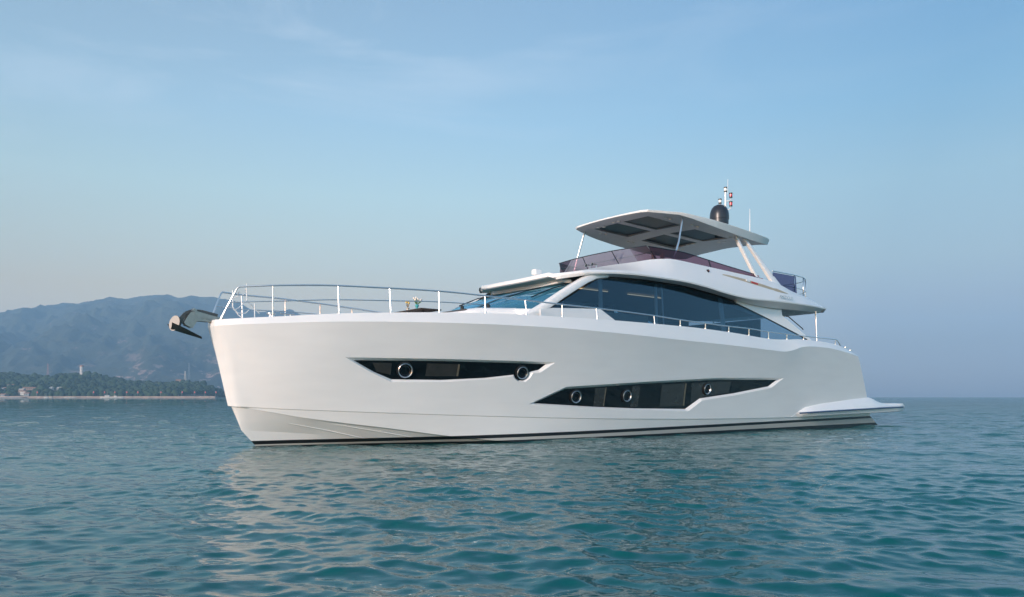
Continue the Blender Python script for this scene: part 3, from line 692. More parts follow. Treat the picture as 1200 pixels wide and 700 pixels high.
# side of the visor, joining lip to shoulder lines
for sgn in (1, -1):
    q_ = lambda s, t, z: (s, -t * sgn, z); rows = []
    for k in range(9):
        f = k / 8; s = 7.45 + f * .55
        tl, zl = tD(s), zD(s)
        tb_ = 1.78 + (tB(8.0) - 1.78) * f ** .7; zb_ = 4.38 + (zB(8.0) - 4.38) * f
        ta_ = 1.73 + (tA(8.0) - 1.73) * f ** .7; za_ = 4.30 + (zA(8.0) - 4.30) * f
        tc_ = 1.77 + (tC(8.0) - 1.77) * f ** .7; zc_ = 4.45 + (zC(8.0) - 4.45) * f
        rows.append([q_(s, ta_, za_), q_(s, tb_, zb_ - .02 * f), q_(s, tb_ + .008, zb_ + .02 * f), q_(s, (tb_ * .45 + tc_ * .55) + .012 * f, zb_ * .45 + zc_ * .55), q_(s, tc_, zc_), q_(s, (tc_ + tl) / 2 + .02 * f, (zc_ + zl) / 2), q_(s, tl, zl)])
    fb.grid(rows, 0, True)
# cockpit floor and soffit
fb.add([B(11.2, 2.1, 4.56), B(18.1, 2.15, 4.56), B(20.1, 2.1, 4.40), B(20.1, -2.1, 4.40), B(18.1, -2.15, 4.56), B(11.2, -2.1, 4.56)], [(0, 1, 2, 3, 4, 5)], 1)
fly = fb.build('flybridge_moulding', [M['gel'], M['gel_in']], yacht, sharp=9.5, merge=1e-3)
# rounded stern end of the moulding and the soffit
en = MB(); rows = []
for t in [2.36 * math.sin(R(a_)) for a_ in range(-90, 91, 10)]:
    f = abs(t) / 2.36; s = 20.12 + .5 * math.sqrt(max(0, 1 - f ** 3))
    rows.append([B(20.10, t, 4.40), B(s - .10, t, 4.415), B(s, t, 4.36), B(s, t, 4.30), B(s - .12, t, 4.24), B(20.1, t, 4.22)])
en.grid(rows); en.build('flybridge_tail', M['gel'], yacht, sharp=40)
so = MB()
rows = [[B(s, t, zA(s) + .012) for t in np.linspace(-tA(s), tA(s), 5)] for s in np.linspace(16.2, 20.15, 9)]
so.grid(rows)
sof = so.build('aft_soffit', M['gel_in'], yacht); so = MB()
LQ = [q / NQ * 2 - 1 for q in range(NQ + 1)]
vl = lambda off, dz, w=1.0: [B(lip(q) + off, cowl(0, q)[1] * w, cowl(0, q)[2] + dz) for q in LQ]
so.grid([vl(.05, -.135), vl(.40, -.145, 1.04)], 0, False); so.grid([vl(.52, -.245, 1.06), [B(8.4, cowl(0, q)[1] * 1.25, 4.38) for q in LQ]], 0, True)
fa = MB(); fa.grid([vl(.40, -.145, 1.04), vl(.43, -.23, 1.05), vl(.52, -.245, 1.06)], 0, False); fa.build('visor_fascia', M['gel'], yacht)
if 0: so.grid([[B(s, t, z) for t in (-2.1, 2.1)] for s, z in ((7.58, 4.26), (8.0, 4.34), (8.6, 4.42))], 0)
so.build('visor_headliner', M['headliner'], yacht)
for s in (17.9, 18.5, 19.1, 19.7):
    for t in (1.7, .6, -.6, -1.7):
        dl = MB(); dl.lathe([(.001, -.012), (.05, -.012), (.06, 0)], B(s, t, zA(s) + .008), 12); dl.build('downlight', M['lens'], sof)
# recessed side groove with trim and the red ensign folded beside it
for sgn in (1, -1):
    gr = MB(); rows = []
    for k in range(21):
        f = k / 20; s = 13.9 + 3.6 * f; z0 = 4.985 - .31 * f; h_ = .055 * math.sin(math.pi * min(1, f * 1.2 + .02)) ** .5 + .004 if f < .8 else .045 * (1 - f) / .2 + .006
        tt = tC(s) + (tD(s) - tC(s)) * (z0 - zC(s)) / max(.05, zD(s) - zC(s)) + .022
        rows.append([(s, -(tt + .005) * sgn, z0 + h_), (s, -(tt + .005) * sgn, z0 - h_)])
    gr.grid(rows, 0, False); gr.build('recessed_side_trim', M['beige'], yacht, merge=0)
lf = MB(); lf.box(B(15.55, 2.47, 4.86), (.36, .03, .05), 0, ry=R(6)); lf.box(B(15.18, 2.47, 4.90), (.2, .03, .05), 1, ry=R(6)); lf.build('folded_pennant', [M['red'], M['gel']], yacht)
# lettering
for sgn in (1,):
    cu = bpy.data.curves.new('name_lettering', 'FONT'); cu.body = 'AMETIOLEI'; cu.size = .155; cu.extrude = .003; cu.space_character = 1.1
    to = bpy.data.objects.new('tmp', cu); C.objects.link(to)
    bpy.context.view_layer.update()
    me = bpy.data.meshes.new_from_object(to.evaluated_get(bpy.context.evaluated_depsgraph_get())); bpy.data.objects.remove(to)
    lo = bpy.data.objects.new('name_lettering', me); C.objects.link(lo); lo.parent = yacht; me.materials.clear(); me.materials.append(M['letter'])
    lo.location = B(16.75, 2.635, 4.46); lo.rotation_euler = (R(90 - 6), R(1.5), 0)
# side camera / fender eye
se = MB(); se.lathe([(.05, -.02), (.05, .05), (.03, .07), (.001, .07)], B(13.2, 2.36, 5.03), 14, 0, (0, -1, 0)); se.lathe([(.02, .072), (.001, .074)], B(13.2, 2.36, 5.03), 8, 1, (0, -1, 0)); se.build('side_light', [M['black'], M['redlens']], yacht)
# horns
for t in (.35, .62):
    hn = MB(); hn.lathe([(.02, .20), (.022, .05), (.06, -.02), (.055, -.02), (.018, .06)], B(9.95, t, 5.125), 14, 0, (1, 0, 0)); hn.tube([B(10.1, t, 5.03), B(10.1, t, 5.12)], .015, 6); hn.lathe([(.001, -.012), (.048, -.015)], B(9.95, t, 5.125), 12, 1, (1, 0, 0))
    hn.build('horn', [M['steel'], M['dome']], yacht)
# searchlight on the visor
sl = MB(); sl.lathe([(.07, 0), (.06, .04), (.04, .06), (.035, .11)], B(8.3, -.05, 4.61), 16); sl.build('searchlight', M['gel'], yacht)
slh = MB(); slh.box(B(8.3, -.05, 4.80), (.26, .19, .17)); hd = slh.build('lamp_head', M['gel'], bpy.data.objects['searchlight'], bevel=.035, seg=3)
sg = MB(); sg.box(B(8.165, -.05, 4.80), (.008, .13, .11)); sg.build('lens', M['lens'], bpy.data.objects['searchlight'], bevel=0)

# ---------------------------------------------------------------- wind deflector
wt = lambda s: float(np.interp(s, [10.85, 12.5, 14.3, 16.2], [5.60, 5.55, 5.38, 5.22]))
for sgn in (1, -1):
    sdn = MB()
    sdn.grid([[(s + (-.10 if k == 1 and s < 11.3 else 0), -(tD(max(s, 11)) - .05 - (.17 if k == 1 else 0) * (1 if s < 12 else .6)) * sgn, zz) for k, zz in ((0, zD(max(s, 11.2)) - .01), (1, wt(s)))] for s in np.linspace(11.05, 16.1, 16)], 0, True)
    o_ = sdn.build('wind_deflector', M['smoke'], yacht, merge=0)
    tr = MB(); tr.tube([(s + (-.10 if s < 11.3 else 0), -(tD(max(s, 11)) - .05 - .17 * (1 if s < 12 else .6)) * sgn, wt(s)) for s in np.linspace(11.05, 16.1, 16)], .014, 6)
    tr.tube([(13.6, -(tD(13.6) - .07) * sgn, zD(13.6)), (13.6, -(tD(13.6) - .17) * sgn, wt(13.6))], .02, 6)
    tr.build('edge_trim', M['dome'], o_)
fd = MB(); rows = []
for q in np.linspace(-1, 1, 13):
    t = q; base = B(11.22 - .04 * (1 - q * q), 2.12 * q, 5.02 + .15 * q ** 4); tp = B(10.88 - .16 * (1 - q * q), 1.93 * q, 5.60 + .02 * (1 - q * q))
    rows.append([base, tp])
fd.grid(rows); o_ = fd.build('wind_deflector', M['smoke'], yacht)
tr = MB(); tr.tube([r_[1] for r_ in rows], .015, 6)
for k in (4, 8): tr.tube([rows[k][0], rows[k][1]], .014, 6)
tr.tube([Vector(r_[0]).lerp(Vector(r_[1]), .62) + Vector((.03, 0, 0)) for r_ in rows], .012, 6)
tr.build('edge_trim', M['dome'], o_)
# helm furniture on the flybridge
hc = MB(); hc.prism([B(11.5, 1.3, 4.56), B(11.5, 1.3, 5.28), B(11.75, 1.3, 5.36), B(12.0, 1.3, 5.22), B(12.1, 1.3, 4.56)], (0, 1.7, 0)); hc.build('helm_console', M['gel_in'], yacht, bevel=.02)
for t in (.75, .05):
    h2 = MB(); h2.box(B(13.0, t, 5.0), (.5, .52, .14)); h2.box(B(13.27, t, 5.28), (.12, .5, .5), ry=R(8)); h2.tube([B(13.0, t, 4.56), B(13.0, t, 4.95)], .06, 12); h2.build('helm_seat', M['dark'], yacht, bevel=.03, seg=3)
l2 = MB(); l2.box(B(15.3, 1.5, 4.82), (2.2, .6, .45)); l2.box(B(15.3, 1.85, 5.1), (2.2, .14, .35)); l2.box(B(15.0, -1.4, 4.95), (1.6, .7, .78)); l2.build('lounge_seating', M['cush'], yacht, bevel=.04, seg=3)
bc = MB(); bc.box(B(17.0, 1.55, 5.17), (.45, .3, .22), 0); bc.box(B(16.8, 1.72, 5.26), (.12, .12, .14), 1); bc.build('bolster_cushion', [M['red'], M['gel']], yacht, bevel=.04, seg=3)

# ---------------------------------------------------------------- hardtop
HS = [(11.2, 1.40, 6.80, 1.37, 6.745), (11.32, 1.60, 6.80, 1.57, 6.74), (12.35, 2.04, 6.795, 2.02, 6.72), (12.9, 2.10, 6.78, 2.07, 6.66), (13.8, 2.13, 6.76, 2.08, 6.57), (15.0, 2.12, 6.71, 2.05, 6.48), (16.2, 2.04, 6.665, 1.96, 6.43), (17.1, 1.95, 6.63, 1.87, 6.42), (17.35, 1.85, 6.61, 1.78, 6.45)]
def hI(k, s): return float(np.interp(s, [h[0] for h in HS], [h[k] for h in HS]))
ht = MB(); hs = [11.2, 11.26, 11.32, 11.5, 11.8, 11.78, 12.3, 12.8, 13.42, 13.6, 13.9, 14.1, 14.8, 15.3, 15.88, 16.2, 16.7, 17.1, 17.25, 17.35]
tcols = [1.0, .8, .5, .25, 0, -.25, -.5, -.8, -1.0]
fe = lambda q: .10 * (1 - q * q)          # bowed front and rear edge
def shf(s, q):
    if s < 11.5: return s - fe(q) * (11.5 - s) / .3
    if s > 16.7: return s + .1 * (1 - q * q) * (s - 16.7) / .65
    return s
top = [[B(shf(s, q), hI(1, s) * q, hI(2, s) + .06 * min(1, max(0, (s - 11.2) / 1.5)) * (1 - q * q)) for q in tcols] for s in hs]
ht.grid(top, 0, True)
lip_ = lambda s: 1.0
ht.grid([[top[i][0], (top[i][0][0], top[i][0][1] - .0, top[i][0][2] - .012), B(shf(s, 1), hI(3, s), hI(4, s))] for i, s in enumerate(hs)], 0, True)
ht.grid([[top[i][-1], (top[i][-1][0], top[i][-1][1], top[i][-1][2] - .012), B(shf(s, 1), -hI(3, s), hI(4, s))] for i, s in enumerate(hs)], 0, True)
# underside grid with four openings
uc = [1.78, 1.55, 1.18, .13, -.13, -1.18, -1.55, -1.78]
def uz(s, t):
    e_ = hI(4, s); w_ = hI(3, s); q = min(1, abs(t) / w_); mid_ = float(np.interp(s, [11.2, 12, 17.4], [6.76, 6.765, 6.60]))
    return e_ + (mid_ - e_) * (1 - q ** 2.2)
def urow(s):
    w_ = hI(3, s); cols = [w_] + [min(max(c, -w_ * (1 - .04 * (8 - abs(c)) / 8)), w_ * (1 - .04 * (8 - abs(c)) / 8)) if abs(c) > w_ else c for c in uc] + [-w_]
    return [B(shf(s, t / w_), t, uz(s, t)) for t in cols]
us = hs; ur = [urow(s) for s in us]; skys = []
for i in range(len(us) - 1):
    sm = (us[i] + us[i + 1]) / 2
    for j in range(len(ur[0]) - 1):
        tm = -(ur[i][j][1] + ur[i][j + 1][1]) / 2
        if (11.78 < sm < 13.42 or 14.1 < sm < 15.88) and .13 < abs(tm) < 1.18: continue
        ht.add([ur[i][j], ur[i][j + 1], ur[i + 1][j + 1], ur[i + 1][j]], [(0, 1, 2, 3)], 1, True)
ht.grid([top[0], [p for p in [B(shf(11.2, q), hI(3, 11.2) * q, uz(11.2, hI(3, 11.2) * q)) for q in tcols]]], 0, False)
ht.grid([top[-1], [p for p in [B(shf(17.35, q), hI(3, 17.35) * q, uz(17.35, hI(3, 17.35) * q)) for q in tcols]]], 0, False)
hto = ht.build('hardtop', [M['gel'], M['under']], yacht, sharp=16, merge=3e-3)
for s0_, s1_ in ((11.78, 13.42), (14.1, 15.88)):
    for t0, t1 in ((.13, 1.18), (-.13, -1.18)):
        fr = MB(); zt_ = .075
        cs = [(s0_, t0), (s1_, t0), (s1_, t1), (s0_, t1)]
        low = [B(s, t, uz(s, t)) for s, t in cs]; hi_ = [B(s, t, hI(2, s) - .0) for s, t in cs]
        fr.grid([low, hi_], 0, False, closed=True)
        skf = fr.build('skylight', M['gel_in'], hto, merge=0)
        gp = MB(); gp.add([B(s, t, hI(2, s) - .012) for s, t in cs], [(0, 1, 2, 3)]); gp.build('glass_pane', M['roofglass'], skf, merge=0)
        rim = MB()
        for k in range(4):
            p, q = Vector(low[k]), Vector(low[(k + 1) % 4]); rim.tube([p + Vector((0, 0, .075)), q + Vector((0, 0, .075))], .012, 4)
        rim.build('rim', M['black'], skf, merge=0)
for s, t in ((11.6, -.1), (11.6, .12), (11.7, -.9), (11.78, -.72), (12.35, -1.45), (12.6, -1.42), (13.8, -1.5), (14.05, -1.48), (12.3, 1.45), (12.55, 1.45), (13.5, 1.55), (13.75, 1.55), (15.9, -.55), (15.9, -.3), (16.3, .5), (16.3, .75), (16.2, -1.2), (16.2, -1.0), (15.6, 1.5), (15.85, 1.5)):
    dl = MB(); dl.lathe([(.001, -.012), (.055, -.012), (.07, .03)], B(s, t, uz(s, t) - .022), 12); dl.build('downlight', M['lens'], hto)
for sgn in (1, -1):
    s_ = MB(); s_.tube([B(11.95, 2.02 * sgn, 5.20), B(12.35, 1.93 * sgn, 5.9), B(12.62, 1.86 * sgn, 6.68)] if sgn > 0 else [B(11.5, -1.92, 5.2), B(11.62, -1.8, 5.9), B(11.80, -1.66, 6.73)], .032, 12)
    s_.build('hardtop_strut', M['steel'], yacht)
    lg = MB()
    for (a_, b_, w0, w1) in (((15.42, 1.78, 6.56), (16.12, 2.20, 5.02), .12, .13), ((15.9, 1.78, 6.53), (17.15, 2.24, 4.98), .15, .44)):
        rows = []
        for k in range(9):
            f = k / 8; s, t, z = [a_[i] + (b_[i] - a_[i]) * f for i in range(3)]; w_ = w0 + (w1 - w0) * f ** 2
            rows.append([(s - w_ * .5, -(t + .06) * sgn, z), (s + w_ * .5, -(t + .06) * sgn, z), (s + w_ * .5, -(t - .06) * sgn, z), (s - w_ * .5, -(t - .06) * sgn, z)])
        lg.grid(rows, 0, False, closed=True)
    lg.build('hardtop_leg', M['gel'], yacht, bevel=.018)
# dome, mast, antenna
dm = MB(); dm.lathe([(.29, 0), (.31, .02), (.31, .16), (.325, .17), (.325, .30), (.31, .42), (.27, .53), (.20, .62), (.10, .67), (.001, .685)], B(15.66, 1.0, 7.06), 32); dm.lathe([(.16, -.42), (.14, -.1), (.2, .02), (.29, .02)], B(15.66, 1.0, 7.06), 20); dm.build('satellite_dome', M['dome'], yacht)
ms = MB(); mx_, mt_ = 16.1, .93
ms.tube([B(mx_, mt_, 6.6), B(mx_, mt_, 8.27)], .032, 12); ms.tube([B(mx_ + .06, mt_ + .04, 8.2), B(mx_ + .07, mt_ + .05, 8.72)], .008, 6)
arms = [(-.19, 7.78, 7.86), (.19, 7.65, 7.77), (.19, 7.95, 8.07)]
for dt_, z0, z1 in arms:
    ms.tube([B(mx_, mt_, z0), B(mx_ + dt_ * .5, mt_ + dt_ * .4, z0 + .01), B(mx_ + dt_ * .76, mt_ + dt_ * .6, z0 + .05), B(mx_ + dt_ * .78, mt_ + dt_ * .62, z1)], .02, 8)
mo = ms.build('navigation_mast', M['gel'], yacht)
for x, t, z, mat_ in [(mx_ + d_ * .78, mt_ + d_ * .62, z1, mm_) for (d_, z0, z1), mm_ in zip(arms, (M['gel'], M['redlens'], M['redlens']))] + [(mx_, mt_, 8.27, M['lens'])]:
    nl = MB(); nl.lathe([(.055, 0), (.055, .04)], B(x, t, z), 14, 0); nl.lathe([(.05, .04), (.05, .13)], B(x, t, z), 14, 1); nl.lathe([(.058, .13), (.058, .17), (.001, .18)], B(x, t, z), 14, 0); nl.build('navigation_light', [M['black'], mat_], mo)
ac = MB(); ac.tube([B(17.0, 1.3, 6.62), B(17.0, 1.3, 7.75)], [.02, .009], 8); ac.build('whip_antenna', M['gel'], yacht)

# ---------------------------------------------------------------- flybridge aft rail, poles, stair rail
ar = MB()
def aft(z):
    P = [(16.95, 2.22), (18.4, 2.2), (19.1, 2.1), (19.7, 1.85), (20.05, 1.4), (20.15, .8), (20.17, 0)]
    P = P + [(s, -t) for s, t in P[::-1][1:]]
    fx = np.linspace(0, len(P) - 1, 60)
    return [B(float(np.interp(f, range(len(P)), [p[0] for p in P])), float(np.interp(f, range(len(P)), [p[1] for p in P])), z - .03 * min(1, abs(f - 0) / 6)) for f in fx]
ar.tube(aft(5.44), .018, 8); ar.tube(aft(5.0), .012, 8)
aro = ar.build('flybridge_rail', M['steel'], yacht)
for s, t in ((18.35, 2.2), (19.15, 2.07), (19.75, 1.8), (20.15, .7), (20.15, -.7), (19.75, -1.8), (18.35, -2.2)):
    z0 = 4.80 if s < 18.5 else (4.62 if s < 19.3 else 4.40)
    q_ = MB(); q_.tube([B(s, t, z0), B(s, t, 5.41)], .022, 8); q_.build('stanchion', M['steel'], aro)
for sgn in (1, -1):
    pn = MB(); pn.grid([[B(s, (2.21 - .01) * sgn, 5.40), B(s, 2.24 * sgn, zD(s) + .01)] for s in np.linspace(17.0, 18.45, 6)], 0, False); pn.build('wind_deflector', M['smoke2'], yacht, merge=0)
for sgn in (1, -1):
    po = MB(); po.tube([B(19.68, 2.3 * sgn, 2.98), B(19.68, 2.25 * sgn, 4.25)], .03, 12); po.lathe([(.06, 0), (.06, .05)], B(19.68, 2.3 * sgn, 3.0), 12); po.build('support_pole', M['steel'], yacht)
    hr = MB(); hr.tube([B(17.75, 2.25 * sgn, 3.93), B(17.8, 2.3 * sgn, 3.93), B(18.7, 2.3 * sgn, 3.56), B(18.75, 2.3 * sgn, 3.52)], .018, 8); hr.build('handrail', M['dome'], yacht)
ad = MB(); ad.box(B(20.3, 0, 2.75), (1.0, 4.6, .5)); ad.build('aft_sofa', M['cush'], yacht, bevel=.06)

# ================================================================= vases on the foredeck table
mb_ = yacht.matrix_basis.copy()
MW = Matrix.Translation(yacht.location) @ Matrix.Rotation(R(38.5), 4, 'Z')
def vase(loc, label, glass, n, petals, h, lean, leaf):
    p = MW @ Vector(loc); r_ = tag(empty('flower_vase', p), label, 'vase')
    v = MB(); v.lathe([(.001, 0), (.04, 0), (.045, .02), (.03, h * .35), (.028, h * .5), (.05, h * .72), (.055, h * .85), (.038, h), (.034, h * .98)], (0, 0, 0), 18); v.build('vase', glass, r_)
    s_ = MB(); f_ = MB()
    for k in range(n):
        a_ = 2 * math.pi * k / n + .4; rr_ = lean * (.4 + .6 * rnd.random()); hh = h + .09 + .06 * rnd.random()
        e_ = Vector((rr_ * math.cos(a_), rr_ * math.sin(a_), hh)); s_.tube([(0, 0, h * .6), (e_.x * .4, e_.y * .4, h + .03), e_], .004, 5)
        f_.lathe([(.001, -.008), (.02, 0), (.026, .02), (.02, .042), (.008, .05)], e_, 9)
        s_.add([(0, 0, h), (e_.x * .8 + .012, e_.y * .8, hh - .05), (e_.x, e_.y, hh - .02), (e_.x * .8 - .012, e_.y * .8 + .01, hh - .05)], [(0, 1, 2, 3)])
    s_.build('stems', leaf, r_); f_.build('blossoms', petals, r_)
leafm = pmat('green_leaf', (.06, .16, .03), .5); whitep = pmat('white_petal', (.8, .74, .66), .5); yellowp = pmat('yellow_petal', (.75, .5, .12), .5)
teal = pmat('teal_glass', (.08, .42, .46), .12); cream = pmat('cream_ceramic', (.66, .62, .55), .35)
vase((4.14, -.02, 3.371), 'teal glass vase holding a bunch of white tulips on the foredeck table', teal, 12, whitep, .16, .13, leafm)
vase((3.95, .13, 3.371), 'small cream vase with yellow flowers on the foredeck table, nearer the bow', cream, 5, yellowp, .08, .07, pmat('dry_leaf', (.22, .15, .07), .7))

# ================================================================= SEA
H = 1.12
def make_sea():
    rs = np.random.RandomState(11)
    # wave set: lambda, direction, amplitude
    NW = 230
    lam = np.exp(np.linspace(math.log(.085), math.log(9), NW)) * (1 + .04 * rs.randn(NW))
    main = R(252)            # travel direction of the wind sea
    ang = main + rs.randn(NW) * np.interp(np.log(lam), [math.log(.085), math.log(.5), math.log(9)], [.85, .55, .35])
    k = 2 * np.pi / lam
    xl = lam / .36; amp = .051 * xl ** .75 / (1 + xl ** 1.75) / k * (0.5 + 1.0 * rs.rand(NW)) * math.sqrt(150 / NW)
    ph = rs.rand(NW) * 2 * np.pi
    ax, ay = 0.0, -5.0
    th = np.linspace(R(-50), R(50), 1450)
    r_ = [3.0]
    while r_[-1] < 4000:
        d = r_[-1] - 3.0
        if d < 4: st = .07
        elif d < 11: st = .022
        elif d < 70: st = .022 + (d - 11) * .0042
        else: st = .27 * (d / 70) ** 1.9
        r_.append(r_[-1] + min(st, 400))
    r_ = np.array(r_)
    Rg, Tg = np.meshgrid(r_, th, indexing='ij')
    X = (ax + Rg * np.sin(Tg)).astype(np.float32); Y = (ay + Rg * np.cos(Tg)).astype(np.float32)
    dr = np.gradient(r_)
    Z = np.zeros_like(X); DX = np.zeros_like(X); DY = np.zeros_like(X)
    # gust patches modulate the short waves
    gust = 1 + .35 * np.sin(.21 * X + .4 * np.sin(.13 * Y)) * np.sin(.17 * Y + 1.1 + .5 * np.sin(.11 * X))
    for i in range(NW):
        w = np.clip((lam[i] / (dr + r_ * .0009) - 2.2) / 2.2, 0, 1)
        n = int(np.sum(w > 0))
        if n < 2: continue
        kx, ky = k[i] * math.cos(ang[i]), k[i] * math.sin(ang[i])
        P = X[:n] * np.float32(kx) + Y[:n] * np.float32(ky) + np.float32(ph[i])
        a_ = (amp[i] * w[:n, None]).astype(np.float32)
        if lam[i] < 1.2: a_ = a_ * gust[:n]
        s_, c_ = np.sin(P), np.cos(P)
        Z[:n] += a_ * c_; q = .95
        DX[:n] -= q * a_ * s_ * math.cos(ang[i]); DY[:n] -= q * a_ * s_ * math.sin(ang[i])
    X += DX; Y += DY
    nr, nc = X.shape
    V = np.stack([X, Y, Z], -1).reshape(-1, 3)
    idx = np.arange(nr * nc).reshape(nr, nc)
    F = np.stack([idx[:-1, :-1], idx[:-1, 1:], idx[1:, 1:], idx[1:, :-1]], -1).reshape(-1, 4)[:, ::-1]
    # calm surrounding sheet for the rest of the horizon, lying just below the waves
    ex = np.array([(-6500, -1900, -.35), (6500, -1900, -.35), (6500, 4000, -.35), (-6500, 4000, -.35)], np.float32)
    V = np.vstack([V, ex]); n0 = nr * nc; F = np.vstack([F, [[n0, n0 + 1, n0 + 2, n0 + 3]]])
    me = bpy.data.meshes.new('sea')
    me.vertices.add(len(V)); me.vertices.foreach_set('co', V.ravel())
    me.loops.add(F.size); me.loops.foreach_set('vertex_index', F.ravel().astype(np.int32))
    me.polygons.add(len(F)); me.polygons.foreach_set('loop_start', np.arange(0, F.size, 4, dtype=np.int32)); me.polygons.foreach_set('loop_total', np.full(len(F), 4, np.int32))
    me.polygons.foreach_set('use_smooth', np.ones(len(F), bool)); me.update(); me.validate()
    o = bpy.data.objects.new('sea', me); C.objects.link(o); tag(o, kind='structure')
    print('sea', len(V)); return o
sea = make_sea()
m, n, l, b = nt('sea_water'); sea.data.materials.append(m)
b.inputs['Base Color'].default_value = (.0, .088, .092, 1); b.inputs['Specular Tint'].default_value = (.74, .97, .99, 1); b.inputs['Roughness'].default_value = .006; b.inputs['IOR'].default_value = 1.40
g = n.new('ShaderNodeNewGeometry')
def wnoise(scale, sx_, sy_, rot, det):
    mp = n.new('ShaderNodeMapping'); mp.inputs['Scale'].default_value = (sx_, sy_, 1); mp.inputs['Rotation'].default_value = (0, 0, rot)
    l.new(g.outputs['Position'], mp.inputs[0]); nz = n.new('ShaderNodeTexNoise'); nz.inputs['Scale'].default_value = scale; nz.inputs['Detail'].default_value = det; nz.inputs['Roughness'].default_value = .6
    l.new(mp.outputs[0], nz.inputs['Vector']); return nz.outputs[0]
b1 = n.new('ShaderNodeBump'); b1.inputs['Strength'].default_value = 1; b1.inputs['Distance'].default_value = .0012; l.new(wnoise(9, 1, 1.8, R(20), 4), b1.inputs['Height'])
b2 = n.new('ShaderNodeBump'); b2.inputs['Strength'].default_value = 1; l.new(wnoise(.9, 1, 2.0, R(12), 5), b2.inputs['Height']); b0 = n.new('ShaderNodeBump'); b0.inputs['Strength'].default_value = 1; b0.inputs['Distance'].default_value = .005; l.new(wnoise(3.2, 1, 2.1, R(16), 3), b0.inputs['Height']); l.new(b1.outputs[0], b0.inputs['Normal']); l.new(b0.outputs[0], b2.inputs['Normal'])
# longer ripples act through the normal only where the mesh no longer carries them
cd = n.new('ShaderNodeVectorMath'); cd.operation = 'LENGTH'; l.new(g.outputs['Position'], cd.inputs[0])
mr = n.new('ShaderNodeMapRange'); l.new(cd.outputs['Value'], mr.inputs[0]); mr.inputs[1].default_value = 9; mr.inputs[2].default_value = 130; mr.inputs[3].default_value = 0.0; mr.inputs[4].default_value = 1.0
l.new(mr.outputs[0], b2.inputs['Distance']); l.new(b2.outputs[0], b.inputs['Normal'])

# ================================================================= MOUNTAINS AND SHORE
def fbm(X, Y, seed, base, octs, ridged=False):
    rs = np.random.RandomState(seed); out = np.zeros_like(X); amp = 1; tot = 0; f = base
    for o_ in range(octs):
        N = 64; G = rs.rand(N, N); x = X * f + rs.rand() * 50; y = Y * f + rs.rand() * 50
        xi = np.floor(x).astype(int); yi = np.floor(y).astype(int); fx = x - xi; fy = y - yi; fx = fx * fx * (3 - 2 * fx); fy = fy * fy * (3 - 2 * fy)
        v = (G[xi % N, yi % N] * (1 - fx) + G[(xi + 1) % N, yi % N] * fx) * (1 - fy) + (G[xi % N, (yi + 1) % N] * (1 - fx) + G[(xi + 1) % N, (yi + 1) % N] * fx) * fy
        if ridged: v = 1 - np.abs(2 * v - 1)
        out += amp * v; tot += amp; amp *= .5; f *= 2.03
    return out / tot
def np_mesh(name, V, F, mat, smooth=True):
    me = bpy.data.meshes.new(name); n_ = F.shape[1]
    me.vertices.add(len(V)); me.vertices.foreach_set('co', np.ascontiguousarray(V, np.float32).ravel()); me.loops.add(F.size); me.loops.foreach_set('vertex_index', F.ravel().astype(np.int32))
    me.polygons.add(len(F)); me.polygons.foreach_set('loop_start', np.arange(0, F.size, n_, dtype=np.int32)); me.polygons.foreach_set('loop_total', np.full(len(F), n_, np.int32))
    me.polygons.foreach_set('use_smooth', np.full(len(F), smooth)); me.update(); me.validate(); me.materials.append(mat)
    o = bpy.data.objects.new(name, me); C.objects.link(o); return o
def gridF(nr, nc):
    idx = np.arange(nr * nc).reshape(nr, nc); return np.stack([idx[:-1, :-1], idx[:-1, 1:], idx[1:, 1:], idx[1:, :-1]], -1).reshape(-1, 4)[:, ::-1]
DM = 4200.0
prof = [(-700, 60), (-420, 150), (-250, 240), (-120, 300), (-60, 335), (0, 381 - 1), (14, 376), (30, 371.5), (35, 368.5), (47, 365.5), (61, 359.5), (75, 355.5), (91, 357.5), (107, 353), (121, 354.5), (133, 351), (149, 352.5), (163, 349), (182, 347), (198, 347.5), (210, 350.5), (224, 347.5), (236, 348.5), (250, 347.5), (268, 353), (280, 354), (292, 361), (304, 365), (328, 366), (340, 363), (346, 366), (352, 369), (400, 385), (460, 408), (520, 430), (600, 448), (700, 462), (760, 470)]
px = [p[0] for p in prof[5:]]; py = [p[1] for p in prof[5:]]
left = [(-600, 452), (-420, 430), (-260, 412), (-130, 398), (-60, 389)]
px = [p[0] for p in left] + px; py = [p[1] for p in left] + py
PX = (np.array(px) - 600) / 900 * DM; PH = (465.4 - np.array(py)) / 900 * DM + 1.1
X1 = np.linspace(-5600, 700, 520); Y1 = np.concatenate([np.linspace(2300, 4400, 200), np.linspace(4430, 5600, 30)])
Yg, Xg = np.meshgrid(Y1, X1, indexing='ij')
Hr = np.interp(Xg, PX, PH)
# the crest itself lies at Y = DM; perspective-true heights are kept along it
f = np.clip((Yg - 2450) / (DM - 2450), 0, 1); shape = f ** .92 * (1 - .10 * np.sin(f * np.pi))
back = np.clip((Yg - DM) / 1300, 0, 1); shape = np.where(Yg > DM, 1 - back ** 1.3, shape)
spur = fbm(Xg + .35 * Yg, Yg * .45, 3, 1 / 400, 7, True) - .62
fine = fbm(Xg, Yg, 5, 1 / 170, 5, True) - .6
amp = np.sin(np.clip(f, 0, 1) * np.pi) ** .8 * (Hr / 480) * (Yg < DM)
Zm = Hr * shape + amp * (spur * 340 + fine * 80)
Zm += np.where(Yg >= DM * .985, fine * 26 * (Hr / 480), 0)
Zm = np.where(f <= 0, -5, Zm)
m, n, l, b = nt('mountain_forest'); mountain_mat = m
tcx = n.new('ShaderNodeTexCoord'); nz = n.new('ShaderNodeTexNoise'); nz.inputs['Scale'].default_value = .012; nz.inputs['Detail'].default_value = 10; nz.inputs['Roughness'].default_value = .65
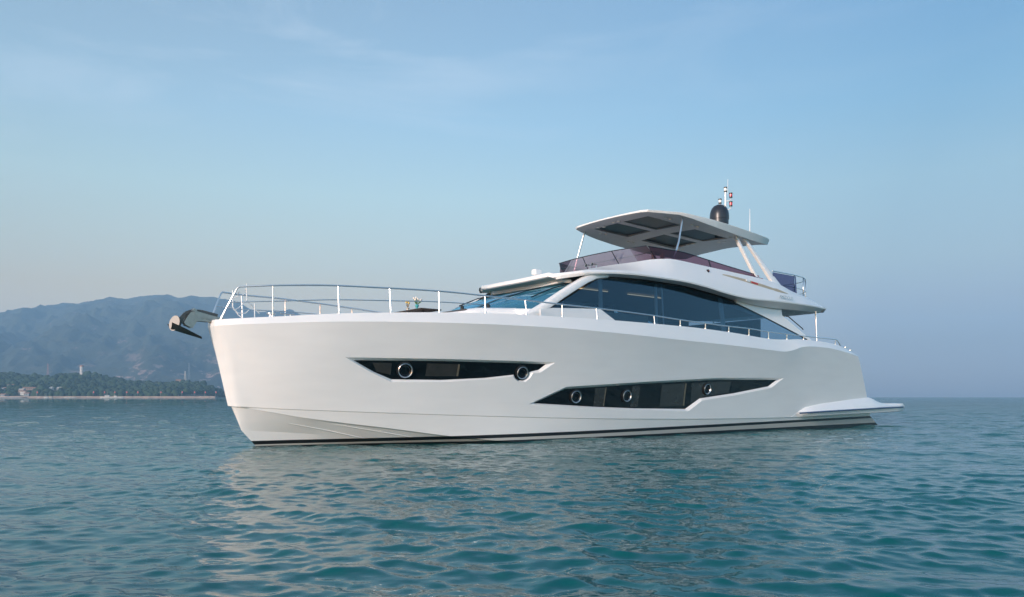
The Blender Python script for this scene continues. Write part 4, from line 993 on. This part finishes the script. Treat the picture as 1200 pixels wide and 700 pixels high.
l.new(tcx.outputs['Object'], nz.inputs['Vector']); rp = n.new('ShaderNodeValToRGB'); l.new(nz.outputs[0], rp.inputs[0])
rp.color_ramp.elements[0].position = .35; rp.color_ramp.elements[0].color = (.014, .022, .013, 1); rp.color_ramp.elements[1].position = .68; rp.color_ramp.elements[1].color = (.038, .046, .026, 1)
n2 = n.new('ShaderNodeTexNoise'); n2.inputs['Scale'].default_value = .0075; n2.inputs['Detail'].default_value = 9; n2.inputs['Roughness'].default_value = .7
mp = n.new('ShaderNodeMapping'); mp.inputs['Location'].default_value = (-1250, 900, 0); mp.inputs['Scale'].default_value = (1, .6, 1.5); l.new(tcx.outputs['Object'], mp.inputs[0]); l.new(mp.outputs[0], n2.inputs['Vector'])
r2 = n.new('ShaderNodeValToRGB'); l.new(n2.outputs[0], r2.inputs[0]); r2.color_ramp.elements[0].position = .62; r2.color_ramp.elements[0].color = (0, 0, 0, 1); r2.color_ramp.elements[1].position = .67; r2.color_ramp.elements[1].color = (1, 1, 1, 1)
# bare pinkish granite slabs, mostly on the low right-hand slopes
sp_ = n.new('ShaderNodeSeparateXYZ'); l.new(tcx.outputs['Object'], sp_.inputs[0])
wx = n.new('ShaderNodeMapRange'); l.new(sp_.outputs['X'], wx.inputs[0]); wx.inputs[1].default_value = -1750; wx.inputs[2].default_value = -1350
wz = n.new('ShaderNodeMapRange'); l.new(sp_.outputs['Z'], wz.inputs[0]); wz.inputs[1].default_value = 230; wz.inputs[2].default_value = 60
wm = n.new('ShaderNodeMath'); wm.operation = 'MULTIPLY'; l.new(wx.outputs[0], wm.inputs[0]); l.new(wz.outputs[0], wm.inputs[1])
n3 = n.new('ShaderNodeTexNoise'); n3.inputs['Scale'].default_value = .016; n3.inputs['Detail'].default_value = 8; n3.inputs['Roughness'].default_value = .7; l.new(mp.outputs[0], n3.inputs['Vector'])
r3 = n.new('ShaderNodeMapRange'); l.new(n3.outputs[0], r3.inputs[0]); r3.inputs[1].default_value = .56; r3.inputs[2].default_value = .60
w3 = n.new('ShaderNodeMath'); w3.operation = 'MULTIPLY'; l.new(wm.outputs[0], w3.inputs[0]); l.new(r3.outputs[0], w3.inputs[1])
wa_ = n.new('ShaderNodeMath'); wa_.operation = 'MAXIMUM'; l.new(w3.outputs[0], wa_.inputs[0]); l.new(r2.outputs[0], wa_.inputs[1])
mx = n.new('ShaderNodeMix'); mx.data_type = 'RGBA'; l.new(wa_.outputs[0], mx.inputs[0]); l.new(rp.outputs[0], mx.inputs[6]); mx.inputs[7].default_value = (.34, .22, .18, 1)
l.new(mx.outputs[2], b.inputs['Base Color']); b.inputs['Roughness'].default_value = .95
bp = n.new('ShaderNodeBump'); bp.inputs['Distance'].default_value = 14; l.new(nz.outputs[0], bp.inputs['Height']); l.new(bp.outputs[0], b.inputs['Normal'])
mo_ = np_mesh('mountains', np.stack([Xg, Yg, Zm], -1).reshape(-1, 3), gridF(*Xg.shape), mountain_mat); tag(mo_, kind='structure')

# near wooded hill
DN = 1500.0
hp_ = [(-420, 462), (-300, 452), (-180, 446), (-80, 441), (-30, 438.5), (0, 438.5), (12, 438.5), (25, 441), (40, 441.5), (52, 444), (60, 444.5), (68, 441), (76, 439), (100, 440.2), (112, 439.5), (122, 443), (140, 446.5), (165, 449.5), (200, 451), (216, 449), (235, 451), (250, 455), (258, 460), (266, 466), (280, 470)]
HX = (np.array([p[0] for p in hp_]) - 600) / 900 * DN; HH = (465.4 - np.array([p[1] for p in hp_])) / 900 * DN + 1.1 - 4.5
shoreY = lambda x: 1235 + 0 * x
def hill_z(X, Y):
    h = np.interp(X * DN / np.maximum(Y, 1) * 1.0 * (Y / DN) ** .5, HX, HH); f = np.clip((Y - 1262) / (DN - 1262), 0, 1); bk = np.clip((Y - DN) / 260, 0, 1)
    bench = .12 + .88 * f ** .8
    return np.where(Y > DN, h * (1 - bk ** 1.5), h * bench * np.clip((Y - 1240) / 40, 0, 1)) + 1.5
Xh, Yh = np.linspace(-1750, -530, 180), np.linspace(1232, 1760, 90); YY, XX = np.meshgrid(Yh, Xh, indexing='ij')
soil = pmat('hill_soil', (.10, .085, .05), .95, noise=.3, nscale=.05)
ZZ = hill_z(XX, YY); ZZ = np.where(YY < 1238, -1, ZZ)
hl = np_mesh('shore_hill', np.stack([XX, YY, ZZ], -1).reshape(-1, 3), gridF(*XX.shape), soil); tag(hl, kind='structure')
# village clearings (x px, y px, radius m) kept free of trees
houses = [(3, 456.0, 9, 7, 3.5, 0), (13.5, 452.3, 11, 8, 4.5, 0), (9, 455, 14, 8, 3.2, 2), (21, 454.6, 16, 8, 3.0, 1), (28.5, 460.5, 9, 8, 5.0, 0), (32, 462, 8, 7, 4.0, 2), (36, 454.5, 22, 9, 2.6, 1), (49.5, 453.4, 10, 7, 3.2, 0), (60.3, 455.2, 5, 6, 4.0, 0), (70, 455.0, 7, 6, 3.2, 2), (26, 457.5, 8, 7, 4.0, 1), (4, 463, 12, 8, 3.0, 2)]
def find_ground(px_, py_):
    for Y in np.linspace(1245, 1500, 240):
        X = (px_ - 600) / 900 * Y; z = float(hill_z(np.array(X), np.array(Y)))
        if z >= H + (465.4 - py_) / 900 * Y: return X, Y, z
    return X, 1480., z
hpos = []
for x, y, wd_, dp_, ht_, kd in houses: hpos.append(find_ground(x, y + 2.2))
# forest: thousands of lumpy crowns merged into one mass
rs = np.random.RandomState(4)
ico = bmesh.new(); bmesh.ops.create_icosphere(ico, subdivisions=2, radius=1); iv = np.array([v.co[:] for v in ico.verts]); ifc = np.array([[v.index for v in f_.verts] for f_ in ico.faces]); ico.free()
cx, cy = np.meshgrid(np.arange(-1700, -545, 6.4), np.arange(1252, 1530, 6.8)); cx = cx.ravel() + rs.randn(cx.size) * 2.4; cy = cy.ravel() + rs.randn(cy.size) * 2.4
keep = np.ones(len(cx), bool)
for (hx, hy, hz), hd in zip(hpos, houses): keep &= ~((np.abs(cx - hx) < hd[2] * .6 + 3) & (cy > hy - 16) & (cy < hy + 9))
cz = hill_z(cx, cy); keep &= (cz > 1.6) & (cx / cy * 900 + 600 > -220) & (cx / cy * 900 + 600 < 268)
cx, cy, cz = cx[keep], cy[keep], cz[keep]; N = len(cx)
sz = 3.0 + 2.4 * rs.rand(N) ** 1.5 + 2.2 * (rs.rand(N) > .90)
VV = np.empty((N, len(iv), 3)); 
for i in range(N):
    a_ = rs.rand() * 6.28; c_, s_ = math.cos(a_), math.sin(a_); v = iv * (1 + .34 * (rs.rand(len(iv), 1) - .5)); v = v * [sz[i], sz[i], sz[i] * (.85 + .5 * rs.rand())]
    VV[i, :, 0] = v[:, 0] * c_ - v[:, 1] * s_ + cx[i]; VV[i, :, 1] = v[:, 0] * s_ + v[:, 1] * c_ + cy[i]; VV[i, :, 2] = v[:, 2] + cz[i] + sz[i] * .35
FF = (ifc[None] + (np.arange(N) * len(iv))[:, None, None]).reshape(-1, 3)
m, n, l, b = nt('forest_foliage')
g = n.new('ShaderNodeNewGeometry'); nz = n.new('ShaderNodeTexNoise'); nz.inputs['Scale'].default_value = .04; nz.inputs['Detail'].default_value = 8; l.new(g.outputs['Position'], nz.inputs['Vector'])
ad_ = n.new('ShaderNodeMath'); ad_.operation = 'MULTIPLY_ADD'; l.new(g.outputs['Random Per Island'], ad_.inputs[0]); ad_.inputs[1].default_value = .28; l.new(nz.outputs[0], ad_.inputs[2])
rp = n.new('ShaderNodeValToRGB'); l.new(ad_.outputs[0], rp.inputs[0]); rp.color_ramp.elements[0].position = .45; rp.color_ramp.elements[0].color = (.012, .032, .012, 1); rp.color_ramp.elements[1].position = .95; rp.color_ramp.elements[1].color = (.034, .066, .022, 1)
l.new(rp.outputs[0], b.inputs['Base Color']); b.inputs['Roughness'].default_value = .9
fo = np_mesh('forest', VV.reshape(-1, 3), FF, m, True); tag(fo, 'dense dark green wood covering the low headland behind the shore', 'forest', kind='stuff')

# houses
wallm = [pmat('white_render', (.52, .50, .47), .8, noise=.1, nscale=.4), pmat('pinkish_render', (.30, .22, .18), .8, noise=.15, nscale=.4), pmat('grey_render', (.24, .26, .27), .8, noise=.15, nscale=.4)]
roofm = [pmat('grey_roof', (.22, .22, .22), .8), pmat('terracotta_roof', (.34, .17, .11), .8), pmat('pale_roof', (.5, .48, .45), .8)]
winm = pmat('house_window', (.03, .035, .04), .2)
hl_lab = ['white two storey house at the far left edge of the village', 'bright white house standing highest among the village roofs', 'long grey walled house just below the bright white one', 'low pinkish building right of the bright white house', 'white house near the water with a steep side wall',
          'grey house touching the right side of the white waterside house', 'long low pinkish terrace across the middle of the village', 'pale flat roofed house standing alone in the trees right of the terrace', 'narrow bright house with an orange tint deep in the trees', 'small grey house farthest right of the village',
          'small pinkish house above the white waterside house', 'grey shed beside the beach at the left edge']
for i, ((x, y, w_, d_, h_, kd), (hx, hy, hz), lab) in enumerate(zip(houses, hpos, hl_lab)):
    r_ = tag(empty('village_house', (hx, hy, hz), R(rs.uniform(-15, 15))), lab, 'house', 'houses of the village on the wooded shore')
    q = MB(); q.box((0, 0, h_ / 2 - .5), (w_, d_, h_ + 1)); q.build('wall', wallm[kd], r_)
    q = MB(); q.prism([(-w_ / 2 - .4, -d_ / 2 - .4, h_), (-w_ / 2 - .4, d_ / 2 + .4, h_), (-w_ / 2 - .4, 0, h_ + 1.6)], (w_ + .8, 0, 0)); q.build('roof', roofm[(kd + i) % 3], r_)
    for k in range(int(w_ // 3)):
        q = MB(); q.box((-w_ / 2 + 1.6 + 3 * k, -d_ / 2 - .02, h_ * .55), (1.1, .08, 1.2)); q.build('window', winm, r_)
# lookout tower on the ridge
X_, Y_ = (96 - 600) / 900 * DN, DN; z_ = float(hill_z(np.array(X_), np.array(Y_))) + 4
r_ = tag(empty('lookout_tower', (X_, Y_, z_)), 'cylindrical white lookout tower with a reddish top on the headland ridge', 'tower')
q = MB(); q.lathe([(4.4, -6), (4.4, 0), (3.6, .5), (3.4, 16)], n=24); q.build('shaft', wallm[0], r_)
for k in range(4):
    q = MB(); q.lathe([(3.45, 3 + 3.6 * k), (4.2, 3.2 + 3.6 * k), (4.2, 3.9 + 3.6 * k), (3.45, 4.1 + 3.6 * k)], n=24); q.build('gallery', wallm[0], r_)
q = MB(); q.lathe([(4.1, 16), (3.4, 17.6), (1.2, 18.8), (.01, 19.4)], n=24); q.build('roof', roofm[1], r_)
q = MB(); q.box((-1, 0, -1.5), (16, 8, 4)); q.build('base_terrace', wallm[0], r_)
# lattice masts
def lattice(name, loc, hgt, w0, mat, lab):
    r_ = tag(empty(name, loc), lab, 'mast'); q = MB(); n_ = 9
    for sx_ in (-1, 1):
        for sy_ in (-1, 1): q.tube([(sx_ * w0, sy_ * w0, -4), (sx_ * w0 * .28, sy_ * w0 * .28, hgt)], .24, 5)
    for k in range(n_):
        z0, z1 = hgt * k / n_, hgt * (k + 1) / n_; a0, a1 = w0 * (1 - .72 * k / n_), w0 * (1 - .72 * (k + 1) / n_)
        for s_ in (-1, 1):
            q.tube([(-a0, s_ * a0, z0), (a1, s_ * a1, z1)], .14, 4); q.tube([(a0, s_ * a0, z0), (-a1, s_ * a1, z1)], .14, 4); q.tube([(s_ * a0, -a0, z0), (s_ * a1, a1, z1)], .14, 4)
    q.build('frame', mat, r_, merge=0); q = MB(); q.lathe([(.01, hgt), (1.1, hgt), (1.1, hgt + 2), (.01, hgt + 2.4)], n=10); q.build('head', mat, r_)
X_ = (217 - 600) / 900 * DN; lattice('lattice_mast', (X_, DN, float(hill_z(np.array(X_), np.array(DN)))), 24, 2.6, wallm[0], 'white lattice mast standing on the headland ridge')
X_ = (221.5 - 600) / 900 * 2600
def mz(X, Y): return float(Zm[np.argmin(abs(Y1 - Y)), np.argmin(abs(X1 - X))])
lattice('lattice_mast', (X_, 2600, mz(X_, 2600)), 54 - 0, 3.2, roofm[0], 'faint grey lattice mast on the mountain foot behind the white mast')
X_ = (56 - 600) / 900 * 2600; lattice('lattice_mast', (X_, 2600, mz(X_, 2600)), 40, 3.0, pmat('red_oxide_steel', (.40, .14, .10), .7), 'faint red lattice mast on the mountain foot behind the village')
X_ = (210.5 - 600) / 900 * DN; r_ = tag(empty('hilltop_hut', (X_, DN - 4, float(hill_z(np.array(X_), np.array(DN))) + 5)), 'small pinkish hut beside the white lattice mast', 'hut')
q = MB(); q.box((0, 0, .5), (9, 6, 7)); q.build('wall', wallm[1], r_); q = MB(); q.prism([(-5, -3.6, 4), (-5, 3.6, 4), (-5, 0, 6)], (10, 0, 0)); q.build('roof', roofm[1], r_)
# shoreline wall and beach
q = MB(); pts_ = [(-1750, 1236), (-1000, 1233), (-800, 1234), (-640, 1236), (-480, 1242)]
q.grid([[(x, y, -1), (x, y, 2.3), (x, y + 1.2, 2.35), (x, y + 12, 2.3)] for x, y in pts_], 0, False); sw_ = q.build('sea_wall', pmat('weathered_stone', (.36, .27, .22), .9, noise=.25, nscale=.12), None, merge=0); tag(sw_, 'long low pinkish stone sea wall along the far shore', 'sea wall')
q = MB(); q.grid([[(x, y - d_, z_) for d_, z_ in ((26, -.5), (10, .5), (0, 1.0))] for x, y in ((-1500, 1236), (-900, 1234), (-780, 1234))], 0, True); bq = q.build('beach', pmat('pale_sand', (.46, .40, .33), .95), None, merge=0); tag(bq, kind='structure')
# banner posts along the promenade
postm = pmat('post_paint', (.4, .38, .36), .6); proto = None
labs = {43: 'farthest left red banner post, before the village', 109: 'red banner post standing left of the moored white ferry', 122: 'red banner post right behind the cabin of the moored ferry', 134: 'red banner post at the right end of the moored ferry', 148: 'first red banner post right of the moored ferry', 161: 'second red banner post right of the moored ferry', 188: 'red banner post at the middle of the bare wall', 213: 'red banner post below the hilltop hut', 227.5: 'red banner post below and right of the white lattice mast', 240: 'second red banner post from the yacht bow', 252.5: 'red banner post nearest the yacht bow'}
for x, lab in labs.items():
    loc = ((x - 600) / 900 * 1241, 1241, 2.2)
    if proto is None:
        proto = empty('banner_post', loc); q = MB(); q.tube([(0, 0, 0), (0, 0, 8)], .16, 6); q.build('post', postm, proto); q = MB(); q.box((.9, 0, 6.6), (1.5, .15, 2.4)); q.build('banner', M['red'], proto); o_ = proto
    else: o_ = copy_tree(proto); o_.location = loc
    tag(o_, lab, 'banner post', 'red banner posts along the sea wall')
# boats by the wall
def small_boat(px_, w_, h_, Y, lab, cabin):
    r_ = tag(empty('moored_boat', ((px_ - 600) / 900 * Y, Y, 0)), lab, 'boat', 'boats moored along the far shore')
    q = MB(); L = w_ / 2
    q.grid([[(x, -b_ * 1, z) for z, b_ in ((-.4, b0 * .7), (h_, b0))] + [(x, b_ * 1, z) for z, b_ in ((h_, b0), (-.4, b0 * .7))] for x, b0 in ((-L, .3), (-L * .8, 1.6), (0, 2.2), (L * .9, 2.0), (L, 1.7))], 0, False, closed=True); q.build('hull', wallm[0], r_)
    if cabin:
        q = MB()
        for c0, cw, chh in cabin: q.box((c0, 0, h_ + chh / 2), (cw, 2.6, chh))
        q.build('cabin', wallm[0], r_, bevel=.15); q = MB(); q.box((cabin[0][0], -1.33, h_ + cabin[0][2] * .6), (cabin[0][1] * .7, .06, .5)); q.build('window', winm, r_)
        q = MB(); q.tube([(cabin[0][0], 0, h_), (cabin[0][0] - .1, 0, h_ + 7)], .1, 5); q.build('mast', postm, r_)
small_boat(131, 36, 1.5, 1190, 'long flat white ferry moored at the wall with a low cabin', [(-7, 7, 2.4), (6, 4, 1.6)])
small_boat(54, 8, 1.2, 1200, 'small white boat moored in front of the village, left one of a close pair', [(0, 3, 1.3)])
small_boat(59.5, 6, 1.1, 1200, 'small white boat moored in front of the village, right one of a close pair', None)
small_boat(82, 18, .8, 1196, 'low open pale boat between the white pair and the ferry', None)

# ================================================================= HAZE
q = MB(); q.box((0, 1850, 298), (13600, 7900, 608)); hz_ = q.build('haze', [], None); tag(hz_, 'pale blue evening haze filling the air over the sea', 'haze', kind='stuff')
hm = bpy.data.materials.new('haze_air'); hm.use_nodes = True; hn_ = hm.node_tree.nodes; hn_.clear(); ho_ = hn_.new('ShaderNodeOutputMaterial'); pv = hn_.new('ShaderNodeVolumePrincipled')
pv.inputs['Color'].default_value = (.40, .67, .95, 1); pv.inputs['Density'].default_value = .00020; pv.inputs['Anisotropy'].default_value = .0
hm.node_tree.links.new(pv.outputs[0], ho_.inputs['Volume']); hz_.data.materials.append(hm)
hz_.display_type = 'WIRE'
